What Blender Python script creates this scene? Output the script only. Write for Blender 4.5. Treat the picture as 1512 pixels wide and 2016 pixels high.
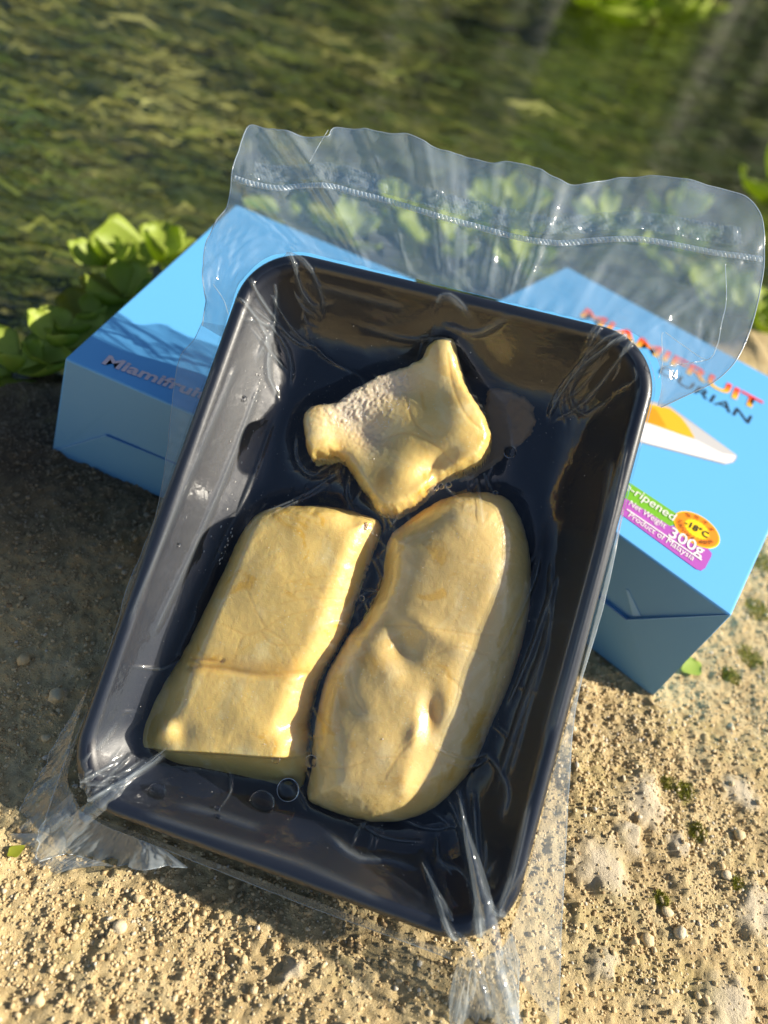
import bpy, bmesh, math
import numpy as np
from mathutils import Matrix, Vector

for o in list(bpy.data.objects):
    bpy.data.objects.remove(o)
SC = bpy.context.scene
COL = SC.collection
rng = np.random.default_rng(11)

# ------------------------------------------------------------------ camera
W, H, F = 1512.0, 2016.0, 1456.0
CAM = np.array([0.0, 0.0, 0.301])
M = np.array([[0.93226556, -0.36177469, 0.0],
              [0.25149315, 0.6480785, -0.71885009],
              [0.26006177, 0.67015918, 0.69516512]])      # camera axes -> world
cam_d = bpy.data.cameras.new('camera')
cam = bpy.data.objects.new('camera', cam_d)
COL.objects.link(cam)
SC.camera = cam
mw = Matrix.Identity(4)
for i in range(3):
    for j in range(3):
        mw[i][j] = M[i][j]
    mw[i][3] = CAM[i]
cam.matrix_world = mw
cam_d.sensor_fit = 'VERTICAL'
cam_d.sensor_height = 36.0
cam_d.lens = F * 36.0 / H
cam_d.clip_start = 0.01
cam_d.clip_end = 200.0
cam_d.dof.use_dof = True
cam_d.dof.focus_distance = 0.315
cam_d.dof.aperture_fstop = 5.0

# ------------------------------------------------------------------ light
SUN = np.array([0.80, 0.138, 0.583])
SUN /= np.linalg.norm(SUN)
elev = math.asin(SUN[2])
azim = math.atan2(SUN[0], SUN[1])
wd = bpy.data.worlds.new("World")
SC.world = wd
wd.use_nodes = True
wn = wd.node_tree.nodes
wl = wd.node_tree.links
bg = wn.get('Background') or wn.new('ShaderNodeBackground')
sky = wn.new('ShaderNodeTexSky')
sky.sky_type = 'NISHITA'
sky.sun_disc = False
sky.sun_elevation = elev
sky.sun_rotation = azim
wl.new(sky.outputs[0], bg.inputs[0])
bg.inputs[1].default_value = 0.06
sd = bpy.data.lights.new('sun', 'SUN')
sd.energy = 5.0
sd.angle = math.radians(0.53)
sd.color = (1.0, 0.90, 0.74)
so = bpy.data.objects.new('sun', sd)
COL.objects.link(so)
so.rotation_euler = Vector(SUN).to_track_quat('Z', 'Y').to_euler()
so.location = Vector(SUN) * 3
SC.view_settings.view_transform = 'Standard'
SC.view_settings.look = 'None'
SC.view_settings.gamma = 1.0
SC.view_settings.exposure = 0.88
SC.view_settings.use_curve_mapping = False
try:
    SC.cycles.use_denoising = True
    SC.cycles.transparent_max_bounces = 24
    SC.cycles.max_bounces = 14
    SC.cycles.glossy_bounces = 6
    SC.cycles.transmission_bounces = 8
    SC.cycles.caustics_reflective = False
    SC.cycles.caustics_refractive = False
except Exception:
    pass

# ------------------------------------------------------------------ helpers
def nrm(v):
    v = np.asarray(v, float)
    return v / np.linalg.norm(v)

def ray(px):
    return M @ np.array([(px[0] - W / 2) / F, -(px[1] - H / 2) / F, -1.0])

def hit(px, p0, n):
    r = ray(px)
    return CAM + r * (((np.asarray(p0) - CAM) @ n) / (r @ n))

def sm(t):
    t = np.clip(t, 0, 1)
    return t * t * (3 - 2 * t)

def _hash(ix, iy, seed):
    h = (ix.astype(np.int64) * 374761393 + iy.astype(np.int64) * 668265263 + seed * 974634777) & 0xFFFFFFFF
    h = ((h ^ (h >> 13)) * 1274126177) & 0xFFFFFFFF
    h = (h ^ (h >> 16)) & 0xFFFFFF
    return h / float(0xFFFFFF)

def noise(x, y, seed=0):
    """smooth value noise, -1..1"""
    x = np.asarray(x, float); y = np.asarray(y, float)
    ix = np.floor(x).astype(np.int64); iy = np.floor(y).astype(np.int64)
    fx = x - ix; fy = y - iy
    fx = fx * fx * fx * (fx * (fx * 6 - 15) + 10); fy = fy * fy * fy * (fy * (fy * 6 - 15) + 10)
    a = _hash(ix, iy, seed); b = _hash(ix + 1, iy, seed)
    c = _hash(ix, iy + 1, seed); d = _hash(ix + 1, iy + 1, seed)
    return ((a + (b - a) * fx) * (1 - fy) + (c + (d - c) * fx) * fy) * 2 - 1

def fbm(x, y, o=4, seed=0, gain=0.5):
    s = 0; a = 1.0; t = 0
    for i in range(o):
        s = s + a * noise(x * 2 ** i + 13.7 * i, y * 2 ** i - 7.1 * i, seed + i); t += a; a *= gain
    return s / t

def mesh(name, verts, faces, smooth=True):
    me = bpy.data.meshes.new(name)
    verts = np.asarray(verts, np.float32)
    if isinstance(faces, np.ndarray):
        n, k = faces.shape
        me.vertices.add(len(verts)); me.vertices.foreach_set('co', verts.ravel())
        me.loops.add(n * k); me.loops.foreach_set('vertex_index', faces.astype(np.int32).ravel())
        me.polygons.add(n)
        me.polygons.foreach_set('loop_start', np.arange(0, n * k, k, dtype=np.int32))
        me.polygons.foreach_set('loop_total', np.full(n, k, np.int32))
        me.update(calc_edges=True)
    else:
        me.from_pydata([tuple(map(float, v)) for v in verts], [], faces)
    me.validate(verbose=False)
    if smooth:
        me.polygons.foreach_set('use_smooth', np.ones(len(me.polygons), bool))
    me.update()
    return me

def add(name, me, mat=None, parent=None, loc=(0, 0, 0)):
    """link a mesh whose vertices are in world coordinates; origin moves to loc (parent's place for parts)"""
    base = Vector(loc)
    if parent is not None:
        p = parent; base = Vector((0, 0, 0))
        while p is not None:
            base += p.location; p = p.parent
    me.transform(Matrix.Translation(-base))
    o = bpy.data.objects.new(name, me)
    COL.objects.link(o)
    if parent is not None:
        o.parent = parent
    else:
        o.location = base
    if mat is not None:
        me.materials.append(mat)
    return o

def empty(name, loc):
    o = bpy.data.objects.new(name, None)
    o.empty_display_size = 0.02
    COL.objects.link(o)
    o.location = Vector(loc)
    return o

def tag(o, label=None, cat=None, group=None, kind=None):
    if label: o['label'] = label
    if cat: o['category'] = cat
    if group: o['group'] = group
    if kind: o['kind'] = kind
    return o

def grid_faces(nr, nc, wrap=False):
    r = np.arange(nr - 1)[:, None]; c = np.arange(nc if wrap else nc - 1)[None, :]
    c2 = (c + 1) % nc
    a = r * nc + c; b = r * nc + c2; d = (r + 1) * nc + c2; e = (r + 1) * nc + c
    return np.stack([a.ravel(), b.ravel(), d.ravel(), e.ravel()], 1)

def attr(me, name, vals):
    a = me.attributes.new(name, 'FLOAT', 'POINT')
    a.data.foreach_set('value', np.asarray(vals, np.float32).ravel())

def spline(pts, n, closed=False):
    """Catmull-Rom through pts, resampled to n points evenly along its length"""
    p = np.asarray(pts, float)
    if closed:
        q = np.vstack([p[-1], p, p[0], p[1]])
    else:
        q = np.vstack([2 * p[0] - p[1], p, 2 * p[-1] - p[-2]])
    out = []
    for i in range(1, len(q) - 2):
        t = np.linspace(0, 1, 24, endpoint=False)[:, None]
        a, b, c, d = q[i - 1], q[i], q[i + 1], q[i + 2]
        out.append(0.5 * (2 * b + (c - a) * t + (2 * a - 5 * b + 4 * c - d) * t ** 2 + (3 * b - a - 3 * c + d) * t ** 3))
    out = np.vstack(out + [q[-2][None]])
    L = np.r_[0, np.cumsum(np.linalg.norm(np.diff(out, axis=0), axis=1))]
    s = np.linspace(0, L[-1], n + (1 if closed else 0))
    r = np.stack([np.interp(s, L, out[:, k]) for k in range(out.shape[1])], 1)
    return r[:-1] if closed else r

def seg_dist(X, Y, pts, closed=False):
    """distance from grid points to a polyline"""
    p = np.asarray(pts, float)
    if closed: p = np.vstack([p, p[0]])
    best = np.full(X.shape, 1e9)
    for a, b in zip(p[:-1], p[1:]):
        d = b - a; L = d @ d + 1e-18
        t = np.clip(((X - a[0]) * d[0] + (Y - a[1]) * d[1]) / L, 0, 1)
        dd = (X - a[0] - t * d[0]) ** 2 + (Y - a[1] - t * d[1]) ** 2
        np.minimum(best, dd, out=best)
    return np.sqrt(best)

def poly_sdf(X, Y, pts):
    """positive inside"""
    p = np.asarray(pts, float)
    ins = np.zeros(X.shape, bool)
    for a, b in zip(p, np.roll(p, -1, 0)):
        c = ((a[1] > Y) != (b[1] > Y)) & (X < (b[0] - a[0]) * (Y - a[1]) / (b[1] - a[1] + 1e-18) + a[0])
        ins ^= c
    return np.where(ins, 1, -1) * seg_dist(X, Y, p, True)

# ------------------------------------------------------------------ materials
def mat(name):
    m = bpy.data.materials.new(name); m.use_nodes = True
    nt = m.node_tree
    for n in list(nt.nodes): nt.nodes.remove(n)
    out = nt.nodes.new('ShaderNodeOutputMaterial')
    return m, nt, out

class NT:
    """small helper that writes node graphs"""
    def __init__(s, nt): s.nt = nt
    def n(s, typ, **kw):
        nd = s.nt.nodes.new(typ)
        for k, v in kw.items():
            if k.startswith('i_'):
                nd.inputs[k[2:].replace('_', ' ')].default_value = v
            else:
                setattr(nd, k, v)
        return nd
    def l(s, a, b): s.nt.links.new(a, b)
    def val(s, sock, v):
        if hasattr(v, 'is_linked') or hasattr(v, 'links'): s.l(v, sock)
        else: sock.default_value = v
    def math(s, op, a, b=0.0, c=0.0, clamp=False):
        nd = s.n('ShaderNodeMath', operation=op, use_clamp=clamp)
        s.val(nd.inputs[0], a); s.val(nd.inputs[1], b); s.val(nd.inputs[2], c)
        return nd.outputs[0]
    def mix(s, f, a, b, blend='MIX'):
        nd = s.n('ShaderNodeMix', data_type='RGBA', blend_type=blend)
        s.val(nd.inputs[0], f)
        for k, v in ((6, a), (7, b)):
            if isinstance(v, tuple): nd.inputs[k].default_value = (*v, 1) if len(v) == 3 else v
            else: s.l(v, nd.inputs[k])
        return nd.outputs[2]
    def ramp(s, f, stops):
        nd = s.n('ShaderNodeValToRGB'); cr = nd.color_ramp
        while len(cr.elements) < len(stops): cr.elements.new(0.5)
        for e, (p, c) in zip(cr.elements, stops):
            e.position = p; e.color = (*c, 1) if len(c) == 3 else c
        s.val(nd.inputs[0], f)
        return nd.outputs[0]
    def noise(s, vec, scale, detail=4, rough=0.55, dist=0.0, fac=True):
        nd = s.n('ShaderNodeTexNoise'); nd.inputs['Scale'].default_value = scale
        nd.inputs['Detail'].default_value = detail; nd.inputs['Roughness'].default_value = rough
        nd.inputs['Distortion'].default_value = dist
        if vec is not None: s.l(vec, nd.inputs['Vector'])
        return nd.outputs[0] if fac else nd.outputs[1]
    def voro(s, vec, scale, feature='F1', out=0, rnd=1.0):
        nd = s.n('ShaderNodeTexVoronoi', feature=feature); nd.inputs['Scale'].default_value = scale
        nd.inputs['Randomness'].default_value = rnd
        if vec is not None: s.l(vec, nd.inputs['Vector'])
        return nd.outputs[out]
    def map(s, vec, scale=(1, 1, 1), rot=(0, 0, 0)):
        nd = s.n('ShaderNodeMapping'); nd.inputs['Scale'].default_value = scale; nd.inputs['Rotation'].default_value = rot
        s.l(vec, nd.inputs[0]); return nd.outputs[0]
    def bump(s, h, strength=0.5, dist=0.001, normal=None):
        nd = s.n('ShaderNodeBump'); nd.inputs['Strength'].default_value = strength
        nd.inputs['Distance'].default_value = dist
        s.l(h, nd.inputs['Height'])
        if normal is not None: s.l(normal, nd.inputs['Normal'])
        return nd.outputs[0]
    def pos(s): return s.n('ShaderNodeNewGeometry').outputs['Position']
    def at(s, name): return s.n('ShaderNodeAttribute', attribute_name=name).outputs['Fac']

def principled(name, color=(0.5, 0.5, 0.5), rough=0.5, **kw):
    m, nt, out = mat(name); N_ = NT(nt)
    b = N_.n('ShaderNodeBsdfPrincipled')
    b.inputs['Base Color'].default_value = (*color, 1); b.inputs['Roughness'].default_value = rough
    for k, v in kw.items(): b.inputs[k.replace('_', ' ')].default_value = v
    N_.l(b.outputs[0], out.inputs[0])
    return m, N_, b

MAT = {}

def film_material(name, haze, rough, refl, emboss=None, wrinkle=0.25, tint=(0.97, 0.98, 0.985), crease=0.0, sheen=0.0):
    """clear plastic film: transparent + Schlick mirror reflection + a little milky scattering"""
    m, nt, out = mat(name); n = NT(nt)
    pos = n.pos()
    h = n.noise(n.map(pos, (1, 1, 1)), 90, 3, 0.5)
    h2 = n.noise(pos, 420, 2, 0.5)
    hh = n.math('ADD', h, n.math('MULTIPLY', h2, 0.18))
    nor = n.bump(hh, wrinkle, 0.0012)
    if emboss:
        tc = n.n('ShaderNodeTexCoord').outputs['Object']
        w1 = n.n('ShaderNodeTexWave', wave_type='BANDS', bands_direction='X'); w1.inputs['Scale'].default_value = 210
        w2 = n.n('ShaderNodeTexWave', wave_type='BANDS', bands_direction='Y'); w2.inputs['Scale'].default_value = 210
        mp = n.map(tc, (1, 1, 1), (0.6, 0.2, 0.5)); n.l(mp, w1.inputs[0]); n.l(mp, w2.inputs[0])
        e = n.math('MULTIPLY', w1.outputs[1], w2.outputs[1])
        nor = n.bump(e, emboss, 0.0004, nor)
    lw = n.n('ShaderNodeLayerWeight'); lw.inputs[0].default_value = 0.5; n.l(nor, lw.inputs['Normal'])
    f5 = n.math('POWER', lw.outputs['Facing'], 5.0)
    fr = n.math('MULTIPLY_ADD', f5, 0.6, refl, clamp=True)
    tr = n.n('ShaderNodeBsdfTransparent'); tr.inputs[0].default_value = (*tint, 1)
    gl = n.n('ShaderNodeBsdfGlossy'); gl.inputs['Roughness'].default_value = rough; n.l(nor, gl.inputs['Normal'])
    mx = n.n('ShaderNodeMixShader'); n.l(fr, mx.inputs[0]); n.l(tr.outputs[0], mx.inputs[1]); n.l(gl.outputs[0], mx.inputs[2])
    if sheen:
        g2 = n.n('ShaderNodeBsdfGlossy'); g2.inputs['Roughness'].default_value = 0.36; n.l(nor, g2.inputs['Normal'])
        m0 = n.n('ShaderNodeMixShader'); m0.inputs[0].default_value = sheen; n.l(mx.outputs[0], m0.inputs[1]); n.l(g2.outputs[0], m0.inputs[2]); mx = m0
    df = n.n('ShaderNodeBsdfDiffuse'); df.inputs[0].default_value = (0.66, 0.76, 0.84, 1)
    tl = n.n('ShaderNodeBsdfTranslucent'); tl.inputs[0].default_value = (0.66, 0.76, 0.84, 1)
    ds = n.n('ShaderNodeMixShader'); ds.inputs[0].default_value = 0.5
    n.l(df.outputs[0], ds.inputs[1]); n.l(tl.outputs[0], ds.inputs[2])
    hz = n.noise(pos, 35, 4, 0.6)
    hzf = n.math('MULTIPLY', n.math('ADD', hz, 0.3), haze)
    if crease:
        hzf = n.math('MULTIPLY_ADD', n.at('crease'), crease, hzf, clamp=True)
    m2 = n.n('ShaderNodeMixShader'); n.l(hzf, m2.inputs[0]); n.l(mx.outputs[0], m2.inputs[1]); n.l(ds.outputs[0], m2.inputs[2])
    n.l(m2.outputs[0], out.inputs[0])
    return m

MAT['film'] = film_material('clear_film', 0.009, 0.06, 0.05, wrinkle=0.30, crease=0.40, sheen=0.013)
MAT['flap'] = film_material('bag_film', 0.25, 0.085, 0.12, wrinkle=0.55)
MAT['strip'] = film_material('embossed_film', 0.27, 0.14, 0.07, emboss=0.8, wrinkle=0.25)
MAT['tail'] = film_material('tail_film', 0.45, 0.10, 0.10, wrinkle=0.5)
MAT['pleat'] = film_material('pleat_film', 0.20, 0.10, 0.14, wrinkle=0.5)
MAT['rim'] = film_material('film_edge', 0.75, 0.2, 0.15, wrinkle=0.0)
MAT['seal'] = film_material('heat_seal', 0.30, 0.10, 0.10, wrinkle=0.4)
MAT['rope'] = film_material('seal_welt', 0.75, 0.12, 0.16, wrinkle=0.2)
m, nt, out = mat('bubble'); n = NT(nt)
gb = n.n('ShaderNodeBsdfGlass'); gb.inputs['IOR'].default_value = 1.30; gb.inputs['Roughness'].default_value = 0.0
n.l(gb.outputs[0], out.inputs[0]); MAT['drop'] = m

# black plastic tray
m, n, b = principled('black_tray_plastic', (0.005, 0.008, 0.018), 0.36)
b.inputs['Specular IOR Level'].default_value = 0.5
scf = n.noise(n.pos(), 60, 4, 0.7)
n.l(n.math('MULTIPLY_ADD', scf, 0.25, 0.32), b.inputs['Roughness'])
n.l(n.bump(n.math('ADD', n.noise(n.pos(), 1500, 2), n.math('MULTIPLY', scf, 0.5)), 0.10, 0.0004), b.inputs['Normal'])
MAT['tray'] = m

# fruit flesh
def flesh(name, base, deep, pale):
    m, n, b = principled(name, base, 0.33)
    pos = n.pos()
    big = n.noise(pos, 52, 4, 0.6, 0.8)
    c = n.ramp(big, [(0.34, deep), (0.42, base), (0.52, base), (0.66, pale)])
    sp = n.voro(pos, 520, 'F1'); spf = n.math('LESS_THAN', sp, 0.16)
    sel = n.math('MULTIPLY', spf, n.math('GREATER_THAN', n.noise(pos, 120, 2), 0.56))
    c = n.mix(n.math('MULTIPLY', sel, 0.55), c, (0.86, 0.78, 0.52))
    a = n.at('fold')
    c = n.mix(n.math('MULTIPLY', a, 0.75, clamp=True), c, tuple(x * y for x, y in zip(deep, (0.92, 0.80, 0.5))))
    fz = n.at('fibre')
    c = n.mix(n.math('MULTIPLY', fz, 0.8, clamp=True), c, (0.72, 0.62, 0.52))
    n.l(c, b.inputs['Base Color'])
    b.inputs['Subsurface Weight'].default_value = 0.35
    b.inputs['Subsurface Radius'].default_value = (0.0045, 0.0030, 0.0014)
    b.inputs['Subsurface Scale'].default_value = 1.0
    mp = n.map(pos, (1.0, 3.2, 3.2), (0.2, 0.5, 0.5))
    crease = n.voro(n.map(n.mix(0.25, pos, n.noise(pos, 60, 3, fac=False)), (1, 2.6, 2.6), (0.1, 0.5, 0.45)), 42, 'DISTANCE_TO_EDGE')
    cr = n.math('MINIMUM', n.math('MULTIPLY', crease, 9.0), 1.0)
    fine = n.noise(pos, 700, 3, 0.6)
    gran = n.noise(pos, 160, 4, 0.6)
    wr = n.noise(n.map(pos, (1.0, 0.25, 0.25), (0.3, 0.6, 0.25)), 900, 2, 0.5, 0.8)
    cr = n.math('ADD', cr, n.math('MULTIPLY', n.math('MULTIPLY', wr, n.math('MULTIPLY_ADD', n.noise(pos, 50, 2), 3.0, -1.2, clamp=True)), 0.9))
    hgt = n.math('ADD', n.math('MULTIPLY', cr, 0.35), n.math('ADD', n.math('MULTIPLY', fine, 0.25), n.math('MULTIPLY', gran, 0.30)))
    n.l(n.bump(hgt, 0.20, 0.0007), b.inputs['Normal'])
    b.inputs['Coat Weight'].default_value = 0.5
    b.inputs['Coat Roughness'].default_value = 0.2
    return m
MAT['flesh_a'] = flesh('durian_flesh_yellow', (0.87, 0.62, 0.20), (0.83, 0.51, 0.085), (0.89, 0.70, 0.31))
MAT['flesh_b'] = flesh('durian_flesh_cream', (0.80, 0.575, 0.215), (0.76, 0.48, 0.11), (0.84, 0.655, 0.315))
MAT['smear'] = principled('pulp_smear', (0.42, 0.32, 0.22), 0.4, Alpha=0.55)[0]

# cardboard
def card(name, c, rough=0.38, var=0.06, worn=None):
    m, n, b = principled(name, c, rough)
    v = n.noise(n.pos(), 30, 3)
    col = n.mix(n.math('MULTIPLY', v, var * 2), c, tuple(x * 0.8 for x in c))
    if worn:
        pt = n.n('ShaderNodeNewGeometry').outputs['Pointiness']
        col = n.mix(n.math('MULTIPLY', n.math('MULTIPLY_ADD', pt, 9.0, -4.9, clamp=True), n.noise(n.pos(), 160, 3)), col, worn)
    n.l(col, b.inputs['Base Color'])
    n.l(n.bump(n.noise(n.pos(), 900, 3), 0.05, 0.0005), b.inputs['Normal'])
    return m
MAT['blue'] = card('blue_card', (0.12, 0.42, 0.80), worn=(0.42, 0.64, 0.82))
MAT['blue_shade'] = card('blue_card_end_shade', (0.14, 0.36, 0.60), 0.5)  # duller copy of blue; shade on the carton ends put into the colour
MAT['band'] = card('deep_blue_print', (0.035, 0.17, 0.52))
MAT['band2'] = card('mid_blue_print', (0.055, 0.25, 0.62))
MAT['white'] = card('white_print', (0.78, 0.76, 0.76))
MAT['pinkwhite'] = card('pale_pink_print', (0.75, 0.60, 0.62))
MAT['grey'] = card('grey_print', (0.50, 0.50, 0.51))
MAT['line'] = card('grey_line_print', (0.30, 0.30, 0.32))
MAT['green'] = card('green_print', (0.16, 0.42, 0.022))
MAT['purple'] = card('purple_print', (0.40, 0.09, 0.44))
MAT['orange'] = card('orange_print', (0.86, 0.26, 0.012))
MAT['yellow'] = card('yellow_print', (0.90, 0.62, 0.010))
MAT['brown'] = card('brown_print', (0.16, 0.06, 0.015))
MAT['black'] = card('black_print', (0.020, 0.022, 0.028))
MAT['gold'] = card('golden_print', (0.78, 0.42, 0.02))
MAT['gold2'] = card('deep_golden_print', (0.60, 0.29, 0.01))
m, n, b = principled('red_yellow_print', (0.8, 0.1, 0.02), 0.4)
n.l(n.ramp(n.at('grad'), [(0.0, (0.88, 0.60, 0.04)), (0.4, (0.88, 0.26, 0.02)), (0.8, (0.80, 0.035, 0.03))]), b.inputs['Base Color'])
MAT['redyel'] = m

# ground
m, n, b = principled('sandy_concrete', (0.4, 0.3, 0.2), 0.9)
pos = n.pos()
c1 = n.noise(pos, 60, 6, 0.65); c2 = n.noise(pos, 700, 3, 0.7); c3 = n.noise(pos, 14, 4, 0.6)
c = n.ramp(c1, [(0.28, (0.386, 0.271, 0.124)), (0.45, (0.552, 0.419, 0.207)), (0.58, (0.616, 0.488, 0.258)), (0.75, (0.662, 0.552, 0.340))])
c = n.mix(n.math('MULTIPLY', n.math('SUBTRACT', c2, 0.35, clamp=True), 1.2, clamp=True), c, (0.58, 0.48, 0.31))
c = n.mix(n.math('MULTIPLY', n.at('lime'), n.math('ADD', c1, 0.40), clamp=True), c, (0.66, 0.575, 0.43))
c = n.mix(n.math('MULTIPLY', n.at('dirt_shade'), 0.97), c, n.ramp(c1, [(0.3, (0.05, 0.036, 0.024)), (0.7, (0.13, 0.095, 0.062))]))
c = n.mix(n.math('MULTIPLY_ADD', n.noise(pos, 23, 5, 0.65), 3.0, -1.65, clamp=True), c, (0.36, 0.31, 0.11))
mossm = n.math('MULTIPLY', n.at('moss'), n.math('MULTIPLY_ADD', c2, 2.0, -0.4, clamp=True), clamp=True)
c = n.mix(mossm, c, (0.27, 0.26, 0.03))
n.l(c, b.inputs['Base Color'])
hg = n.math('ADD', n.math('MULTIPLY', n.noise(pos, 420, 6, 0.7), 1.0), n.math('MULTIPLY', n.noise(pos, 1600, 3, 0.7), 0.4))
n.l(n.bump(hg, 0.9, 0.0020), b.inputs['Normal'])
b.inputs['Specular IOR Level'].default_value = 0.2
MAT['ground'] = m

m, n, b = principled('grit', (0.5, 0.4, 0.25), 0.75)
c = n.ramp(n.at('tint'), [(0.0, (0.34, 0.22, 0.10)), (0.25, (0.56, 0.41, 0.21)), (0.55, (0.68, 0.53, 0.29)), (0.8, (0.75, 0.63, 0.40)), (0.97, (0.70, 0.66, 0.56))])
c = n.mix(n.math('MULTIPLY', n.at('dirt_shade'), 0.92), c, (0.10, 0.074, 0.05))
c = n.mix(n.math('MULTIPLY', n.noise(n.pos(), 1300, 3), 0.35), c, (0.24, 0.17, 0.09))
n.l(c, b.inputs['Base Color'])
n.l(n.bump(n.noise(n.pos(), 1500, 3), 0.5, 0.0008), b.inputs['Normal'])
MAT['grit'] = m
MAT['moss'] = principled('moss_blades', (0.26, 0.27, 0.02), 0.7)[0]

# pond
m, n, b = principled('pond_bed_mud', (0.1, 0.1, 0.04), 0.9)
pos = n.pos()
fl = n.map(pos, (1.0, 2.3, 1.0), (0, 0, -0.50))
s1 = n.noise(fl, 9.0, 9, 0.74, 0.6); s2 = n.noise(fl, 26, 6, 0.68, 0.6); s3 = n.noise(pos, 2.2, 3, 0.5)
c = n.ramp(s1, [(0.36, (0.008, 0.016, 0.004)), (0.44, (0.040, 0.058, 0.009)), (0.50, (0.105, 0.118, 0.024)), (0.56, (0.18, 0.155, 0.055)), (0.64, (0.46, 0.36, 0.22))])
c = n.mix(n.math('MULTIPLY_ADD', s2, 2.2, -0.85, clamp=True), c, (0.022, 0.034, 0.008))
c = n.mix(n.math('MULTIPLY_ADD', n.noise(fl, 30, 4, 0.6), 6.0, -3.9, clamp=True), c, (0.46, 0.37, 0.23))
pale = n.math('MULTIPLY_ADD', n.noise(n.map(pos, (1.0, 2.6, 1.0), (0, 0, -0.45)), 2.6, 5, 0.6, 0.5), 4.0, -1.95, clamp=True)
c = n.mix(n.math('MULTIPLY', pale, n.math('MULTIPLY_ADD', s2, 2.4, -0.75, clamp=True)), c, (0.40, 0.33, 0.20))
sx = n.n('ShaderNodeSeparateXYZ'); n.l(pos, sx.inputs[0])
dk = n.math('ADD', n.math('MULTIPLY', n.math('SUBTRACT', s3, 0.5), 3.0), n.math('MULTIPLY_ADD', sx.outputs[0], 0.9, 0.15))
c = n.mix(n.math('MULTIPLY', dk, 0.85, clamp=True), c, n.ramp(s2, [(0.35, (0.006, 0.012, 0.004)), (0.7, (0.05, 0.06, 0.014))]))
n.l(c, b.inputs['Base Color'])
n.l(n.bump(s2, 0.8, 0.04), b.inputs['Normal'])
MAT['bed'] = m

m, nt, out = mat('pond_water'); n = NT(nt)
pos = n.pos()
fl = n.map(pos, (1.0, 3.0, 1.0), (0, 0, -0.55))
h = n.math('ADD', n.noise(fl, 9, 4, 0.55, 0.4), n.math('MULTIPLY', n.noise(fl, 34, 3, 0.5), 0.25))
nor = n.bump(h, 0.75, 0.016)
lw = n.n('ShaderNodeLayerWeight'); lw.inputs[0].default_value = 0.5; n.l(nor, lw.inputs['Normal'])
frs = n.math('MULTIPLY_ADD', n.math('POWER', lw.outputs['Facing'], 5.0), 1.1, 0.045, clamp=True)
tr = n.n('ShaderNodeBsdfTransparent'); tr.inputs[0].default_value = (0.80, 0.90, 0.66, 1)
gl = n.n('ShaderNodeBsdfGlossy'); gl.inputs['Roughness'].default_value = 0.05; n.l(nor, gl.inputs['Normal'])
mx = n.n('ShaderNodeMixShader'); n.l(frs, mx.inputs[0]); n.l(tr.outputs[0], mx.inputs[1]); n.l(gl.outputs[0], mx.inputs[2])
n.l(mx.outputs[0], out.inputs[0])
MAT['water'] = m

m, n, b = principled('waterweed', (0.1, 0.12, 0.03), 0.7)
c = n.ramp(n.at('tint'), [(0.0, (0.010, 0.018, 0.005)), (0.35, (0.050, 0.068, 0.010)), (0.6, (0.14, 0.14, 0.028)), (0.8, (0.24, 0.19, 0.075)), (1.0, (0.52, 0.42, 0.25))])
n.l(c, b.inputs['Base Color'])
MAT['weed'] = m

def leafmat(name, c1, c2):
    m, nt, out = mat(name); n = NT(nt)
    tc = n.n('ShaderNodeTexCoord').outputs['Object']
    tc = n.map(tc, (0.06, 0.06, 0.06))
    info = n.n('ShaderNodeObjectInfo').outputs['Random']
    c = n.mix(n.noise(tc, 45, 4, 0.6), c1, c2)
    c = n.mix(n.math('MULTIPLY', info, 0.5), c, (0.30, 0.42, 0.04))
    c = n.mix(n.math('MULTIPLY_ADD', n.noise(tc, 70, 3), 5.0, -3.4, clamp=True), c, (0.30, 0.26, 0.03))
    b = n.n('ShaderNodeBsdfPrincipled'); n.l(c, b.inputs['Base Color']); b.inputs['Roughness'].default_value = 0.5
    tl = n.n('ShaderNodeBsdfTranslucent'); n.l(n.mix(0.5, c, (0.50, 0.62, 0.04)), tl.inputs[0])
    mx = n.n('ShaderNodeMixShader'); mx.inputs[0].default_value = 0.48
    n.l(b.outputs[0], mx.inputs[1]); n.l(tl.outputs[0], mx.inputs[2]); n.l(mx.outputs[0], out.inputs[0])
    return m
MAT['leaf'] = leafmat('water_lettuce_leaf', (0.42, 0.56, 0.06), (0.60, 0.66, 0.17))
MAT['leaf_dry'] = leafmat('yellowing_leaf', (0.40, 0.34, 0.03), (0.34, 0.40, 0.05))

# ================================================================== THE SETTING
WATER_Z = -0.034

def edge_d(x, y):
    """signed distance past the ledge edge (positive over the water)"""
    e = (y - (0.315 + (x + 0.24) * 0.86)) / 1.32
    return e + 0.016 * noise(x * 14, y * 14, 5) + 0.006 * noise(x * 45, y * 45, 6)

LIME = [((1270, 1580), 0.030), ((1190, 1710), 0.034), ((1455, 1560), 0.026), ((1490, 1790), 0.026), ((1180, 1905), 0.018),
        ((1430, 1985), 0.030), ((570, 1915), 0.012), ((1330, 1660), 0.014), ((110, 1375), 0.010), ((1240, 1655), 0.020)]
MOSS = [((1372, 1640), 0.011), ((1345, 1560), 0.012), ((1490, 1200), 0.022), ((1480, 1290), 0.020), ((1440, 1330), 0.014),
        ((1450, 1740), 0.008), ((1500, 1110), 0.025), ((1310, 1545), 0.008), ((1300, 1770), 0.009)]

def slope(x, y):
    return -0.042 * sm((0.255 - y) / 0.17) * (1 - 0.6 * sm((x + 0.09) / 0.2))

def on_slope(px, dz=0.0):
    r = ray(px); z = 0.0
    for _ in range(80):
        p = CAM + r * ((z - CAM[2]) / r[2]); z = 0.5 * z + 0.5 * (float(slope(p[0], p[1])) + dz)
    return p

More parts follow.
